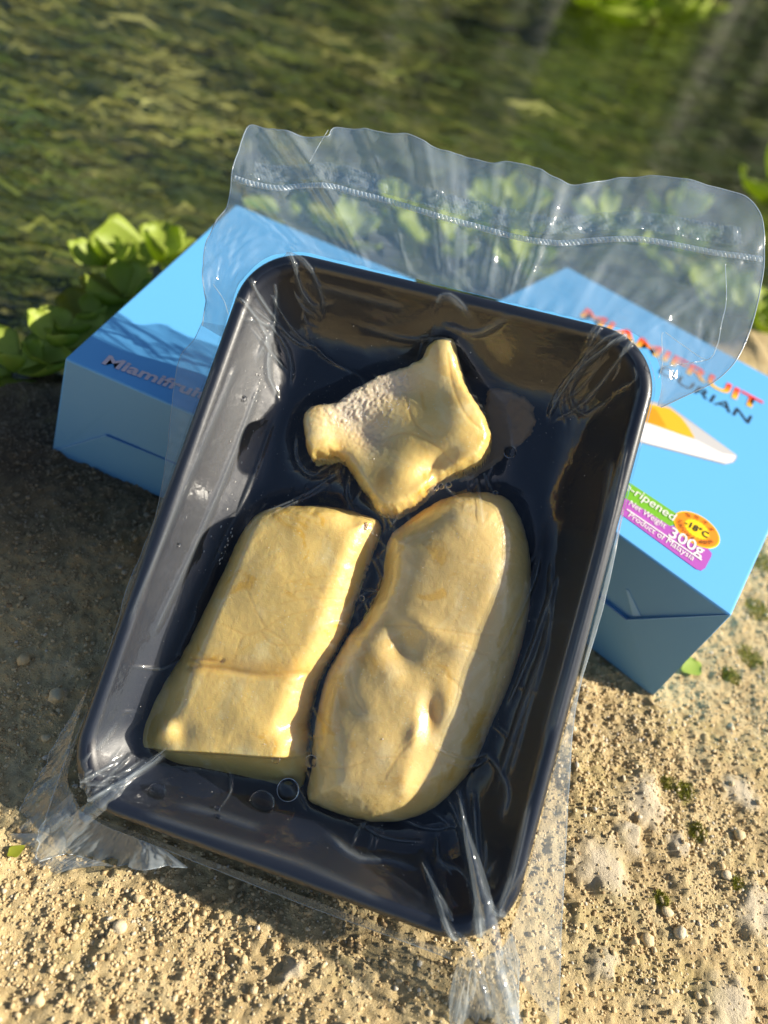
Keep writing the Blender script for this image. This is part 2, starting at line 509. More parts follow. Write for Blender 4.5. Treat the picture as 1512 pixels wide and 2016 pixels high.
LIME_W = [(on_slope(p), s * 0.22) for p, s in LIME]
MOSS_W = [(on_slope(p), s * 0.40) for p, s in MOSS]
LIME_W = [(p, max(s, 0.0) * 1.9) for p, s in LIME_W]

def blob(x, y, spots, seed):
    v = np.zeros(np.shape(x))
    wx = x + 0.006 * fbm(x * 150, y * 150, 3, seed, 0.65); wy = y + 0.006 * fbm(x * 150, y * 150, 3, seed + 9, 0.65)
    for p, s in spots:
        d = np.hypot(wx - p[0], wy - p[1]) / s
        v = np.maximum(v, 1 - sm((d - 0.35) / 0.9))
    return v

def ground_z(x, y):
    x = np.asarray(x, float); y = np.asarray(y, float)
    near = np.exp(-((x / 1.2) ** 2 + (y / 1.2) ** 2))
    z = slope(x, y)
    calm = 1 - 0.75 * blob(x, y, LIME_W, 40)
    z = z + near * (0.0035 * fbm(x * 22, y * 22, 3, 1) + 0.0022 * fbm(x * 85, y * 85, 3, 2) + 0.0019 * calm * fbm(x * 330, y * 330, 3, 3, 0.65))
    lump = np.maximum(fbm(x * 120, y * 120, 2, 9), 0.0)
    z = z + near * 0.0022 * calm * lump ** 1.5
    z = z + blob(x, y, LIME_W, 40) * (0.0034 + 0.0016 * fbm(x * 110, y * 110, 2, 12))
    z = z + 0.05 * noise(x * 0.5, y * 0.5, 77) * (1 - near) * sm(np.hypot(x, y) / 2 - 0.5)
    e = edge_d(x, y)
    z = z - 0.012 * sm((e + 0.03) / 0.03)
    z = z - 0.22 * sm(e / 0.05)
    return z

def stretched(lo, hi, step, far, k=1.22):
    c = list(np.arange(lo, hi, step)); s = step; v = c[-1]; a = []
    while v < far: s *= k; v += s; a.append(v)
    s = step; v = lo; bfr = []
    while v > -far: s *= k; v -= s; bfr.append(v)
    return np.array(bfr[::-1] + c + a)

gx = stretched(-0.27, 0.31, 0.0011, 30.0); gy = stretched(0.0, 0.46, 0.0011, 30.0)
GX, GY = np.meshgrid(gx, gy)
GZ = ground_z(GX, GY)
me = mesh('stone_ledge', np.stack([GX, GY, GZ], -1).reshape(-1, 3), grid_faces(len(gy), len(gx)))
limeA = blob(GX, GY, LIME_W, 40)
mossA = blob(GX, GY, MOSS_W, 60)
def dirt_shade_f(x, y):  # dark moist soil at left, with the shade there put into its colour
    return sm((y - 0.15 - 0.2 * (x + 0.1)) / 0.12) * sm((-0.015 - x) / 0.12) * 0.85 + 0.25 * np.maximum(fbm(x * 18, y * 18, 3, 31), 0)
attr(me, 'lime', limeA); attr(me, 'moss', mossA); attr(me, 'dirt_shade', np.clip(dirt_shade_f(GX, GY), 0, 1))
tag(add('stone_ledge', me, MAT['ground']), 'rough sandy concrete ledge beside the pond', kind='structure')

# pond bed and water
bx = stretched(-1.2, 1.6, 0.03, 45.0, 1.2); by = stretched(0.2, 5.0, 0.03, 45.0, 1.2)
BX, BY = np.meshgrid(bx, by)
BZ = -0.14 + 0.05 * fbm(BX * 3, BY * 4, 4, 21) - 0.06 * sm(np.hypot(BX, BY) / 6)
me = mesh('pond_bed', np.stack([BX, BY, BZ], -1).reshape(-1, 3), grid_faces(len(by), len(bx)))
tag(add('pond_bed', me, MAT['bed']), 'muddy green pond bed seen through the water', kind='structure')
wx = stretched(-1.0, 1.5, 0.02, 45.0, 1.25); wy = stretched(0.22, 4.0, 0.02, 45.0, 1.25)
wy = wy[wy > 0.2]
WX, WY = np.meshgrid(wx, wy)
WZ = WATER_Z + 0.0012 * fbm(WX * 9 + WY * 4, WY * 16 - WX * 6, 3, 51) * np.exp(-np.hypot(WX, WY) / 4)
me = mesh('pond_water', np.stack([WX, WY, WZ], -1).reshape(-1, 3), grid_faces(len(wy), len(wx)))
tag(add('pond_water', me, MAT['water']), 'shallow rippled green pond water', kind='structure')

# submerged weed: ribbons drawn out along the current
def ribbons(count):
    ang = rng.uniform(-0.75, 0.95, count); r = np.exp(rng.uniform(math.log(0.38), math.log(5.5), count))
    x = r * np.sin(ang); y = r * np.cos(ang)
    keep = edge_d(x, y) > 0.03
    x, y, r = x[keep], y[keep], r[keep]
    dens = fbm(x * 2.2 - y * 0.8, y * 2.6, 3, 71)
    keep = rng.uniform(-0.75, 0.30, len(x)) < dens
    x, y, r = x[keep], y[keep], r[keep]; c = len(x)
    th = 0.45 + 0.35 * noise(x * 1.5, y * 1.5, 81) + rng.normal(0, 0.20, c)
    L = np.exp(rng.normal(0, 0.45, c)) * (0.010 + 0.024 * r); wd_ = L * rng.uniform(0.05, 0.15, c)
    z0 = rng.uniform(-0.13, -0.06, c); k = 4
    t = np.linspace(-0.5, 0.5, k)[None, :]
    bend = rng.normal(0, 0.35, c)[:, None]
    a = th[:, None] + bend * t * 2
    px_ = x[:, None] + L[:, None] * t * np.cos(a); py_ = y[:, None] + L[:, None] * t * np.sin(a)
    pz_ = z0[:, None] - 0.05 * L[:, None] * (t * 2) ** 2 + 0.006 * np.sin(t * 9 + x[:, None] * 50)
    ww = wd_[:, None] * (1 - (2 * np.abs(t)) ** 2.5 * 0.85) * 0.5
    roll = rng.uniform(-0.8, 0.8, c)[:, None]
    ox = -np.sin(a) * ww * np.cos(roll); oy = np.cos(a) * ww * np.cos(roll); oz = ww * np.sin(roll)
    A = np.stack([px_ - ox, py_ - oy, pz_ - oz], -1); B = np.stack([px_ + ox, py_ + oy, pz_ + oz], -1)
    Vv = np.stack([A, B], 2).reshape(-1, 3)
    base = (np.arange(c) * k * 2)[:, None]; i = np.arange(k - 1)[None, :] * 2
    f = np.stack([base + i, base + i + 1, base + i + 3, base + i + 2], -1).reshape(-1, 4)
    xr_, yr_ = x * 0.9 + y * 0.43, -x * 0.43 + y * 0.9
    tint = np.clip(0.50 - 0.34 * sm(x / 1.0 + 0.15) + 0.90 * fbm(xr_ * 3.4, yr_ * 9.0, 4, 91, 0.6) + rng.normal(0, 0.06, c), 0, 1)
    me = mesh('waterweed', Vv, f)
    attr(me, 'tint', np.repeat(tint, k * 2))
    return me
tag(add('waterweed', ribbons(24000), MAT['weed']), 'strands of olive weed drifting under the pond surface', 'waterweed', kind='stuff')

# wooded far bank, seen only as reflections on the water
def wood():
    c = 46000
    th = rng.uniform(-1.25, 0.62, c)
    top = 6.2 + 2.0 * fbm(th * 5, th * 0, 3, 131)
    top = top * (1 - 0.72 * np.exp(-((th + 0.52) / 0.26) ** 4))
    top = top * (1 - 0.75 * np.exp(-((th - 0.42) / 0.05) ** 2))
    z = WATER_Z + top * rng.random(c) ** 0.8
    R = 9.0 + 1.1 * fbm(th * 9, z * 1.2, 3, 133) + rng.normal(0, 0.28, c)
    keep = rng.uniform(-0.9, 0.3, c) < fbm(th * 12, z * 1.6, 3, 137)
    th, z, R = th[keep], z[keep], R[keep]; c = len(th)
    p = np.stack([R * np.sin(th), R * np.cos(th), z], -1)
    a = rng.normal(size=(c, 3)); a /= np.linalg.norm(a, axis=1)[:, None]
    b_ = np.cross(a, rng.normal(size=(c, 3))); b_ /= np.linalg.norm(b_, axis=1)[:, None]
    s_ = (0.11 * np.exp(rng.normal(0, 0.3, c)))[:, None]
    v = np.stack([p - a * s_ * 1.3, p + b_ * s_ * 0.6, p + a * s_ * 1.3, p - b_ * s_ * 0.6], 1).reshape(-1, 3)
    me = mesh('far_wood', v, np.arange(c * 4).reshape(-1, 4), smooth=False)
    attr(me, 'tint', np.repeat(np.clip(0.35 + 0.5 * fbm(th * 7, z, 3, 139) + rng.normal(0, 0.15, c), 0, 1), 4))
    return me
m, n, b = principled('far_foliage', (0.06, 0.09, 0.02), 0.6)
n.l(n.ramp(n.at('tint'), [(0.0, (0.020, 0.035, 0.010)), (0.5, (0.06, 0.085, 0.018)), (1.0, (0.16, 0.15, 0.05))]), b.inputs['Base Color'])
MAT['wood'] = m
tag(add('far_wood', wood(), MAT['wood']), 'green trees along the far side of the pond', 'trees', kind='stuff')

# grit on the ledge
ico_v = []; ico_f = []
_bm = bmesh.new(); bmesh.ops.create_icosphere(_bm, subdivisions=1, radius=1.0)
ico_v = np.array([v.co[:] for v in _bm.verts]); ico_f = np.array([[v.index for v in f.verts] for f in _bm.faces]); _bm.free()

def stones(x, y, s, sink=0.25, lump=0.28):
    c = len(x); z = ground_z(x, y)
    k = len(ico_v)
    v = ico_v[None] * (1 + lump * rng.uniform(-1, 1, (c, k, 1)))
    v = v * (s[:, None] * rng.uniform(0.65, 1.2, (c, 3)))[:, None, :] * np.array([1, 1, 0.8])
    a = rng.uniform(0, 6.28, c); ca, sa = np.cos(a)[:, None], np.sin(a)[:, None]
    vx = v[..., 0] * ca - v[..., 1] * sa; vy = v[..., 0] * sa + v[..., 1] * ca
    v = np.stack([vx + x[:, None], vy + y[:, None], v[..., 2] + (z + s * (0.7 - sink * 2))[:, None]], -1)
    f = (np.arange(c) * k)[:, None, None] + ico_f[None]
    return v.reshape(-1, 3), f.reshape(-1, 3), k

def visible_ground(c):
    x = rng.uniform(-0.27, 0.31, c); y = rng.uniform(0.02, 0.45, c)
    return x, y
x, y = visible_ground(150000)
dn = 0.35 + 0.9 * np.maximum(fbm(x * 30, y * 30, 3, 101) + 0.25, 0)
keep = (rng.random(len(x)) < dn) & (edge_d(x, y) < 0.0) & (rng.random(len(x)) > 0.8 * blob(x, y, LIME_W, 40))
x, y = x[keep], y[keep]
s = 0.00052 * np.exp(rng.normal(0, 0.42, len(x))); s = np.minimum(s, 0.0015)
v, f, k = stones(x, y, s)
me = mesh('gravel', v, f, smooth=False)
tint = np.clip(rng.normal(0.5, 0.2, len(x)) + 0.2 * fbm(x * 40, y * 40, 2, 7), 0, 1)
attr(me, 'tint', np.repeat(tint, k)); attr(me, 'dirt_shade', np.repeat(np.clip(dirt_shade_f(x, y), 0, 1), k))
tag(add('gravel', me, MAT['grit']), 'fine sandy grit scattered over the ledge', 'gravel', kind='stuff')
x, y = visible_ground(240)
keep = (rng.random(len(x)) < 0.35 + 0.9 * np.maximum(fbm(x * 14, y * 14, 2, 111), 0)) & (edge_d(x, y) < -0.005)
x, y = x[keep], y[keep]
s = 0.0013 * np.exp(rng.normal(0, 0.3, len(x)))
_bm = bmesh.new(); bmesh.ops.create_icosphere(_bm, subdivisions=2, radius=1.0)
ico_v = np.array([v_.co[:] for v_ in _bm.verts]); ico_f = np.array([[v_.index for v_ in f_.verts] for f_ in _bm.faces]); _bm.free()
dirs = rng.normal(size=(len(x), 1, 3)); lobes = np.sin((ico_v[None] * dirs * 1.6).sum(-1) + rng.uniform(0, 6, (len(x), 1)))
v, f, k = stones(x, y, s, 0.25, 0.14)
v = (v.reshape(len(x), k, 3) - v.reshape(len(x), k, 3).mean(1, keepdims=True)) * (1 + 0.30 * lobes[..., None]) + v.reshape(len(x), k, 3).mean(1, keepdims=True)
v = v.reshape(-1, 3)
me = mesh('small_pebbles', v, f, smooth=False)
attr(me, 'tint', np.repeat(np.clip(rng.normal(0.58, 0.2, len(x)), 0, 1), k)); attr(me, 'dirt_shade', np.repeat(np.clip(dirt_shade_f(x, y), 0, 1), k))
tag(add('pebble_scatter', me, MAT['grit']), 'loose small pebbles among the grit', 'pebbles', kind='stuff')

# single larger stones
def stone(px, size, tint, label, seed):
    p = on_slope(px); r = np.random.default_rng(seed)
    v = ico_v * (1 + 0.34 * noise(ico_v[:, 0] * 1.4 + seed, ico_v[:, 1] * 1.4 + 1.3 * ico_v[:, 2], seed)[:, None] + 0.14 * r.uniform(-1, 1, (len(ico_v), 1)))
    v = v * size * r.uniform(0.75, 1.1, 3) * np.array([1, 1, 0.75])
    p[2] = float(ground_z(p[0], p[1])) + size * 0.25
    me = mesh('pebble', v + p, ico_f, smooth=False)
    attr(me, 'tint', np.full(len(v), 0.25 + 0.62 * tint)); attr(me, 'dirt_shade', np.full(len(v), 0.0))
    tag(add('pebble', me, MAT['grit'], loc=p), label, 'pebble', 'pebbles lying on the ledge')
for i, (px, sz, t, lb) in enumerate([
    ((112, 1378), 0.0060, 0.78, 'pale rounded pebble in the shade left of the black tray'),
    ((45, 1300), 0.0045, 0.40, 'brown crumbly pebble in the shade nearest the left edge'),
    ((92, 1455), 0.0030, 0.75, 'small grey pebble in shade beside the tray corner film'),
    ((235, 1828), 0.0040, 0.92, 'whitish pebble on sunlit sand below the tray corner'),
    ((270, 1772), 0.0034, 0.55, 'tan pebble at the shadow edge below the curled film'),
    ((372, 1825), 0.0030, 0.60, 'tan pebble in the shadow under the tray bottom edge'),
    ((480, 1890), 0.0026, 0.50, 'pinkish brown pebble in front of the tray bottom edge'),
    ((1335, 1838), 0.0042, 0.97, 'white quartz pebble in the gravelly hollow at right'),
    ((1310, 1797), 0.0036, 0.85, 'cream pebble just above the white quartz pebble'),
    ((1275, 1850), 0.0044, 0.62, 'tan pebble left of the white quartz pebble'),
    ((1438, 1432), 0.0040, 0.90, 'smooth pale flat pebble right of the box corner'),
    ((1455, 1645), 0.0042, 0.60, 'tan pebble cluster stone near the right edge'),
    ((1430, 1722), 0.0034, 0.96, 'small white pebble near the right edge'),
    ((75, 1970), 0.0040, 0.66, 'tan pebble in the bottom left corner')]):
    stone(px, sz * 0.68, t, lb, 300 + i)

# moss blades
bl_v = []; bl_f = []
for p, s in MOSS_W:
    cnt = int(420 * (s / 0.004))
    a = rng.uniform(0, 6.28, cnt); r = s * np.sqrt(rng.random(cnt)) * 1.0
    x = p[0] + r * np.cos(a); y = p[1] + r * np.sin(a); z = ground_z(x, y)
    for i in range(cnt):
        hh = rng.uniform(0.0008, 0.0022); d = rng.uniform(0, 6.28); lean = rng.uniform(0.2, 1.0) * hh
        w_ = 0.00018; b0 = len(bl_v)
        bl_v += [(x[i] - w_ * math.sin(d), y[i] + w_ * math.cos(d), z[i] - 0.0003), (x[i] + w_ * math.sin(d), y[i] - w_ * math.cos(d), z[i] - 0.0003),
                 (x[i] + lean * math.cos(d), y[i] + lean * math.sin(d), z[i] + hh)]
        bl_f.append((b0, b0 + 1, b0 + 2))
me = mesh('moss', bl_v, np.array(bl_f), smooth=False)
tag(add('moss', me, MAT['moss']), 'yellow green moss tufts growing in the ledge cracks', 'moss', kind='stuff')

# ================================================================== WATER LETTUCE
def leaf_mesh(seed, cup, width):
    r = np.random.default_rng(seed); nu, nv = 9, 9
    t = np.linspace(0, 1, nv); u = np.linspace(-1, 1, nu)
    T, Uu = np.meshgrid(t, u, indexing='ij')
    wid = width * (0.16 + 0.84 * np.sin(np.clip(T * 1.02, 0, 1) ** 0.85 * math.pi * 0.60) ** 1.3) * (1 - 0.55 * np.clip((T - 0.72) / 0.28, 0, 1) ** 2)
    X = Uu * wid; Y = T * (1 - 0.10 * (1 - np.cos(Uu * 1.4)) * 2 * T) - 0.015 * np.exp(-(Uu / 0.25) ** 2) * np.clip((T - 0.8) / 0.2, 0, 1)
    Z = cup * (Uu ** 2) * wid + 0.30 * T * (1 - T) * -1 + 0.10 * T ** 3 + 0.013 * np.cos(Uu * math.pi * 3.5) * T + 0.03 * noise(X * 3 + seed, Y * 3, seed)
    V0 = np.stack([X, Y, Z], -1).reshape(-1, 3)
    th = (0.035 * (1 - np.abs(Uu) ** 2) * (1.1 - T * 0.6)).reshape(-1, 1)
    V1 = V0 - th * np.array([0, 0, 1.0]) - np.array([0, 0, 0.006])
    f = grid_faces(nv, nu); k = nu * nv
    rim = [i for i in range(nu)] + [nu * j + nu - 1 for j in range(1, nv)] + [nu * (nv - 1) + i for i in range(nu - 2, -1, -1)] + [nu * j for j in range(nv - 2, 0, -1)]
    rf = np.array([[rim[i], rim[(i + 1) % len(rim)], rim[(i + 1) % len(rim)] + k, rim[i] + k] for i in range(len(rim))])
    me = mesh('leaf', np.vstack([V0, V1]), np.vstack([f[:, ::-1], f + k, rf]))
    return me
LEAVES = []
for i in range(5):
    me = leaf_mesh(500 + i, 0.25 + 0.15 * (i % 3), 0.36 + 0.05 * (i % 3)); me.materials.append(MAT['leaf']); LEAVES.append(me)
DRY = leaf_mesh(510, 0.5, 0.36); DRY.materials.append(MAT['leaf_dry'])

def rosette(px, size, nleaf, label, seed, lift=0.0, dry=0, tilt=0.42):
    r = np.random.default_rng(seed)
    p = hit(px, (0, 0, WATER_Z + lift), np.array([0, 0, 1.0]))
    root = empty('water_lettuce', p)
    tag(root, label, 'water plant', 'water lettuce floating along the ledge')
    a0 = r.uniform(0, 6.28)
    for i in range(nleaf):
        inner = i >= nleaf * 0.6
        a = a0 + i * 2.4 + r.normal(0, 0.15)
        me = DRY if i < dry else LEAVES[r.integers(0, 5)]
        o = bpy.data.objects.new('leaf', me); COL.objects.link(o); o.parent = root
        el = (tilt + 0.45 if inner else tilt * 0.55) + r.normal(0, 0.12)
        s = size * (0.72 if inner else 1.0) * r.uniform(0.85, 1.15)
        o.scale = (s, s, s)
        o.rotation_euler = (Matrix.Rotation(a, 3, 'Z') @ Matrix.Rotation(el, 3, 'X') @ Matrix.Rotation(r.normal(0, 0.2), 3, 'Y')).to_euler()
        o.location = (-math.sin(a) * size * 0.06, math.cos(a) * size * 0.06, size * (0.10 if inner else 0.03))
    return root
PLANTS = [
    ((30, 735), 0.032, 6, 'water lettuce at the left edge just above the shaded ground', 0.028, 0),
    ((118, 690), 0.034, 6, 'water lettuce with a broad leaf left of the left box', 0.032, 1),
    ((20, 800), 0.024, 6, 'small water lettuce lowest at the left edge of the ledge', 0.014, 0),
    ((175, 645), 0.030, 6, 'yellow tinged water lettuce midway up the left box edge', 0.030, 1),
    ((245, 590), 0.032, 6, 'water lettuce with paler leaves against the left box edge', 0.030, 1),
    ((215, 525), 0.032, 6, 'lone leafy water lettuce standing out over dark water left of the boxes', 0.020, 0),
    ((315, 520), 0.044, 6, 'large water lettuce behind the back left edge of the left box', 0.020, 0),
    ((1500, 640), 0.060, 7, 'big dark leaved water lettuce at the right edge beside the bag flap', 0.012, 0),
    ((1520, 400), 0.121, 5, 'water lettuce just past the upper right corner of the bag flap', 0.0, 1),
    ((1165, 12), 0.17, 6, 'leftmost water lettuce of the floating clump at the top', 0.0, 0),
    ((1235, 22), 0.17, 7, 'middle water lettuce of the floating clump at the top', 0.0, 0),
    ((1300, 25), 0.17, 7, 'right hand water lettuce of the floating clump at the top', 0.0, 1),
    ((1352, 14), 0.13, 6, 'rightmost small water lettuce of the floating clump at the top', 0.0, 0),
    ((690, 470), 0.050, 6, 'water lettuce blurred behind the left half of the bag flap', 0.0, 1),
    ((790, 420), 0.050, 6, 'water lettuce blurred behind the seal line left of the glints', 0.0, 0),
    ((880, 480), 0.055, 6, 'water lettuce blurred behind the flap above the tray top rim', 0.0, 1),
    ((1010, 430), 0.060, 6, 'water lettuce blurred behind the middle of the bag seal', 0.0, 0),
    ((1020, 520), 0.050, 6, 'water lettuce beside the back corner of the right box', 0.0, 1),
    ((1200, 460), 0.065, 7, 'water lettuce blurred behind the seal above the right box', 0.0, 0),
    ((1330, 520), 0.062, 7, 'water lettuce behind the flap and the right box back edge', 0.0, 1),
    ((1420, 600), 0.058, 6, 'water lettuce behind the right end of the bag flap', 0.004, 0),
    ((1340, 440), 0.060, 6, 'water lettuce blurred behind the right end of the seal', 0.0, 0),
    ((560, 440), 0.045, 5, 'water lettuce at the back corner of the left box', 0.0, 1),
]
for i, (px, sz, nl, lb, lf, dr) in enumerate(PLANTS):
    rosette(px, sz, nl, lb, 900 + i, lf, dr, 0.22 if px[1] < 60 else 0.42)

# ================================================================== CARTONS
def carton(name, label, bot, top, mats, bev=0.0012):
    """closed carton body from four bottom and four top corners (near-left, near-right, far-right, far-left)"""
    o_ = bot[0]
    root = empty(name, o_); tag(root, label, 'box')
    bm = bmesh.new()
    vs = [bm.verts.new(v) for v in list(bot) + list(top)]
    F_ = [(3, 2, 1, 0), (4, 5, 6, 7), (0, 1, 5, 4), (1, 2, 6, 5), (2, 3, 7, 6), (3, 0, 4, 7)]
    for i, f in enumerate(F_):
        fc = bm.faces.new([vs[k] for k in f]); fc.material_index = 1 if i in (2, 4) else 0
    bmesh.ops.bevel(bm, geom=bm.edges[:], offset=bev, segments=3, profile=0.6, affect='EDGES')
    me = bpy.data.meshes.new('carton_body'); bm.to_mesh(me); bm.free()
    for p in me.polygons: p.use_smooth = False
    o = add('carton_body', me, None, root); me.materials.append(mats[0]); me.materials.append(mats[1])
    return root

def plate(name, pts, nrm_, thick, mt, parent, lift=0.0002, taper=None):
    """thin piece of card or print: outline pts (world) raised by lift and thick along the normal"""
    pts = np.asarray(pts); n_ = np.asarray(nrm_)
    tk = np.full(len(pts), thick) if taper is None else np.asarray(taper)
    a = pts + n_ * 0.00005; b_ = pts + n_ * (lift + tk)[:, None] if taper is not None else pts + n_ * (lift + thick)
    k = len(pts)
    faces = [tuple(range(k, 2 * k)), tuple(range(k - 1, -1, -1))] + [(i, (i + 1) % k, (i + 1) % k + k, i + k) for i in range(k)]
    me = mesh(name, np.vstack([a, b_]), faces, smooth=False)
    bm = bmesh.new(); bm.from_mesh(me); bmesh.ops.recalc_face_normals(bm, faces=bm.faces); bm.to_mesh(me); bm.free()
    return add(name, me, mt, parent)

UPZ = np.array([0, 0, 1.0])
# ---- left carton
LZ = 0.0624
hl = lambda px: hit(px, (0, 0, LZ), UPZ)
Lb = [np.array([-0.178, 0.2616, 0.0]), np.array([-0.043, 0.2584, 0.0]), np.array([-0.041, 0.474, 0.0]), np.array([-0.178, 0.474, 0.0])]
LN, LF = hl((128, 705)), hl((465, 402))
Lm = hl((335, 795)); da = nrm(Lm - LN)
Lt = [LN, LN + da * 0.135, LF + da * 0.135, LF]
box1 = carton('carton', 'closed blue carton with the shadow of the tray along its near edge, at the left behind the tray', Lb, Lt, (MAT['blue'], MAT['blue_shade']))
fn = nrm(np.cross(Lb[1] - Lb[0], Lt[0] - Lb[0])); fn = fn if fn[1] < 0 else -fn
hf = lambda px: hit(px, Lb[0], fn)
c0 = hf((104, 889)); ap = hf((213, 854)); s1 = hf((340, 905)); d1 = nrm(s1 - ap)
pr = ap + d1 * 0.085
plate('end_flap', [c0, Lb[0] + (Lb[1] - Lb[0]) * 0.99, pr, ap], fn, 0.0009, MAT['blue_shade'], box1, 0.0003, [0.0001, 0.0005, 0.0024, 0.0018])
plate('flap_seam', [ap + fn * 0.0019, pr + fn * 0.0025, pr + fn * 0.0025 + UPZ * 0.0011, ap + fn * 0.0019 + UPZ * 0.0007], fn, 0.0003, MAT['band'], box1, 0.0)
plate('flap_fold', [c0 + fn * 0.0004, ap + fn * 0.0019, ap + fn * 0.0019 + UPZ * 0.0005, c0 + fn * 0.0004 + UPZ * 0.0005], fn, 0.0003, MAT['blue'], box1, 0.0)
plate('corner_gusset', [c0 + (LN - c0) * 0.02, c0 + (ap - c0) * 0.985 + np.array([0, 0, .0006]), LN + da * 0.036 - UPZ * 0.003, LN + da * 0.002 - UPZ * 0.002], fn, 0.0002, MAT['blue_shade'], box1, 0.0002, [0.0, 0.0002, 0.0, 0.0])
LT = lambda px: hl(px)

# ---- lettering
def text_mesh(body, bold=0.0):
    cu = bpy.data.curves.new('lettering', 'FONT'); cu.body = body; cu.size = 1.0; cu.offset = bold; cu.resolution_u = 4
    ob = bpy.data.objects.new('lettering_source', cu); COL.objects.link(ob)
    dg = bpy.context.evaluated_depsgraph_get(); dg.update()
    ev = ob.evaluated_get(dg)
    me = bpy.data.meshes.new_from_object(ev)
    bpy.data.objects.remove(ob); bpy.data.curves.remove(cu)
    return me

def text(name, body, p0, xd, yd, length, height, mt, parent, nz, lift=0.0004, bold=0.0, grad=False, caps_h=0.73):
    """lettering laid on a face: p0 baseline start, xd/yd unit directions, overall length and capital height"""
    me = text_mesh(body, bold)
    v = np.array([q.co[:] for q in me.vertices])
    x0, x1 = v[:, 0].min(), v[:, 0].max()
    sx = length / (x1 - x0); sy = height / caps_h
    w_ = np.asarray(p0) + np.outer((v[:, 0] - x0) * sx, xd) + np.outer(v[:, 1] * sy, yd) + np.asarray(nz) * lift
    if grad: attr(me, 'grad', np.clip(v[:, 1] / caps_h, 0, 1))
    me.vertices.foreach_set('co', w_.astype(np.float32).ravel()); me.update()
    me.materials.clear()
    return add(name, me, mt, parent)

t0, t1 = LT((200, 716)), LT((335, 765))
xd = nrm(t1 - t0); yd = np.cross(UPZ, xd)
hgt = np.linalg.norm(LT((210, 702)) - t0)
text('lettering', 'Miamifruit', t0, xd, yd, np.linalg.norm(t1 - t0) * 1.50, 0.0080, MAT['pinkwhite'], box1, UPZ, 0.0004, 0.03)

# ---- right carton
RZ = 0.0724
hr = lambda px: hit(px, (0, 0, RZ), UPZ)
RN = hr((1440, 1212)); ar = nrm(hr((1222, 1054)) - RN); br = np.array([-ar[1], ar[0], 0]); br = br if br[1] > 0 else -br
RF = hr((1116, 525)); RFd = nrm(hr((1512, 740)) - RF)
wlen, dlen = (RF - RN) @ ar, (RF - RN) @ br
NL = RN + ar * wlen
brv = nrm(hr((1512, 1052)) - RN)
tt = np.linalg.solve(np.array([[brv[0], -RFd[0]], [brv[1], -RFd[1]]]), (RF - RN)[:2])
FR = RN + brv * tt[0]
Rt = [NL, RN, FR, RF]
R0 = hit((1284, 1371), (0, 0, 0.0), UPZ); dR = R0 - RN
Rb = [np.array([p[0] + dR[0] * 1.0, p[1] + dR[1] * 1.0, 0.0]) for p in Rt]
e1 = nrm(hit((1159, 1284), (0, 0, 0), UPZ) - R0)
Rb[0] = R0 + e1 * wlen
Rb[0] = np.array([*(Rb[1] + nrm(Rt[0] - Rt[1]) * wlen)[:2], 0.0])
box2 = carton('carton', 'closed blue carton with product label and tray picture, at the right behind the tray', Rb, Rt, (MAT['blue'], MAT['blue_shade']))
fn2 = nrm(np.cross(Rb[1] - Rb[0], Rt[1] - Rb[1])); fn2 = fn2 if fn2[1] < 0 else -fn2
h2 = lambda px: hit(px, Rb[1], fn2)
cA = h2((1438, 1210)); cB = h2((1237, 1217)); cC = h2((1186, 1177)); dd = nrm(cC - cB)
cD = cB + dd * 0.11
plate('end_flap', [cA, Rb[1] + (cA - Rb[1]) * 0.015, Rb[0] * 0.985 + Rb[1] * 0.015, cD, cB], fn2, 0.001, MAT['blue_shade'], box2, 0.0003, [0.0, 0.0004, 0.0004, 0.0026, 0.0020])
plate('flap_seam', [cB + fn2 * 0.002, cD + fn2 * 0.0026, cD + fn2 * 0.0026 + UPZ * 0.0011, cB + fn2 * 0.002 + UPZ * 0.0007], fn2, 0.0003, MAT['band'], box2, 0.0)
plate('flap_fold', [cA + fn2 * 0.0004, cB + fn2 * 0.002, cB + fn2 * 0.002 + UPZ * 0.0005, cA + fn2 * 0.0004 + UPZ * 0.0005], fn2, 0.0003, MAT['blue'], box2, 0.0)
plate('fold_crease', [h2((1233, 1160)), h2((1238, 1162)), h2((1262, 1212)), h2((1246, 1212))], fn2, 0.0003, MAT['blue'], box2, 0.0001)
S = hr
def prt(name, pxs, m_, lift, th=0.00008):
    return plate(name, [S(p) for p in pxs], UPZ, th, MAT[m_], box2, lift)
def rnd(pxs, n_=40): return [tuple(q) for q in spline(pxs, n_, True)]
# picture of a white tray with yellow fruit
prt('tray_picture', [(1130, 748), (1318, 799), (1451, 897), (1449, 905), (1444, 911), (1426, 915), (1280, 877), (1130, 838)], 'line', 0.0001)
prt('picture_inside', [(1136, 752), (1318, 802), (1449, 896), (1440, 899), (1377, 886), (1278, 852), (1136, 812)], 'grey', 0.0002)
prt('picture_side', [(1136, 790), (1281, 836), (1372, 868), (1420, 893), (1449, 898), (1446, 905), (1441, 910), (1427, 913), (1280, 875), (1136, 835)], 'white', 0.0003)
prt('picture_fruit', [(1150, 770), (1295, 800), (1318, 805), (1340, 822), (1355, 842), (1367, 864), (1345, 858), (1283, 836), (1150, 800)], 'gold', 0.0004)
prt('picture_fruit', [(1220, 790), (1290, 806), (1300, 822), (1311, 842), (1280, 834), (1220, 815)], 'gold2', 0.0005)
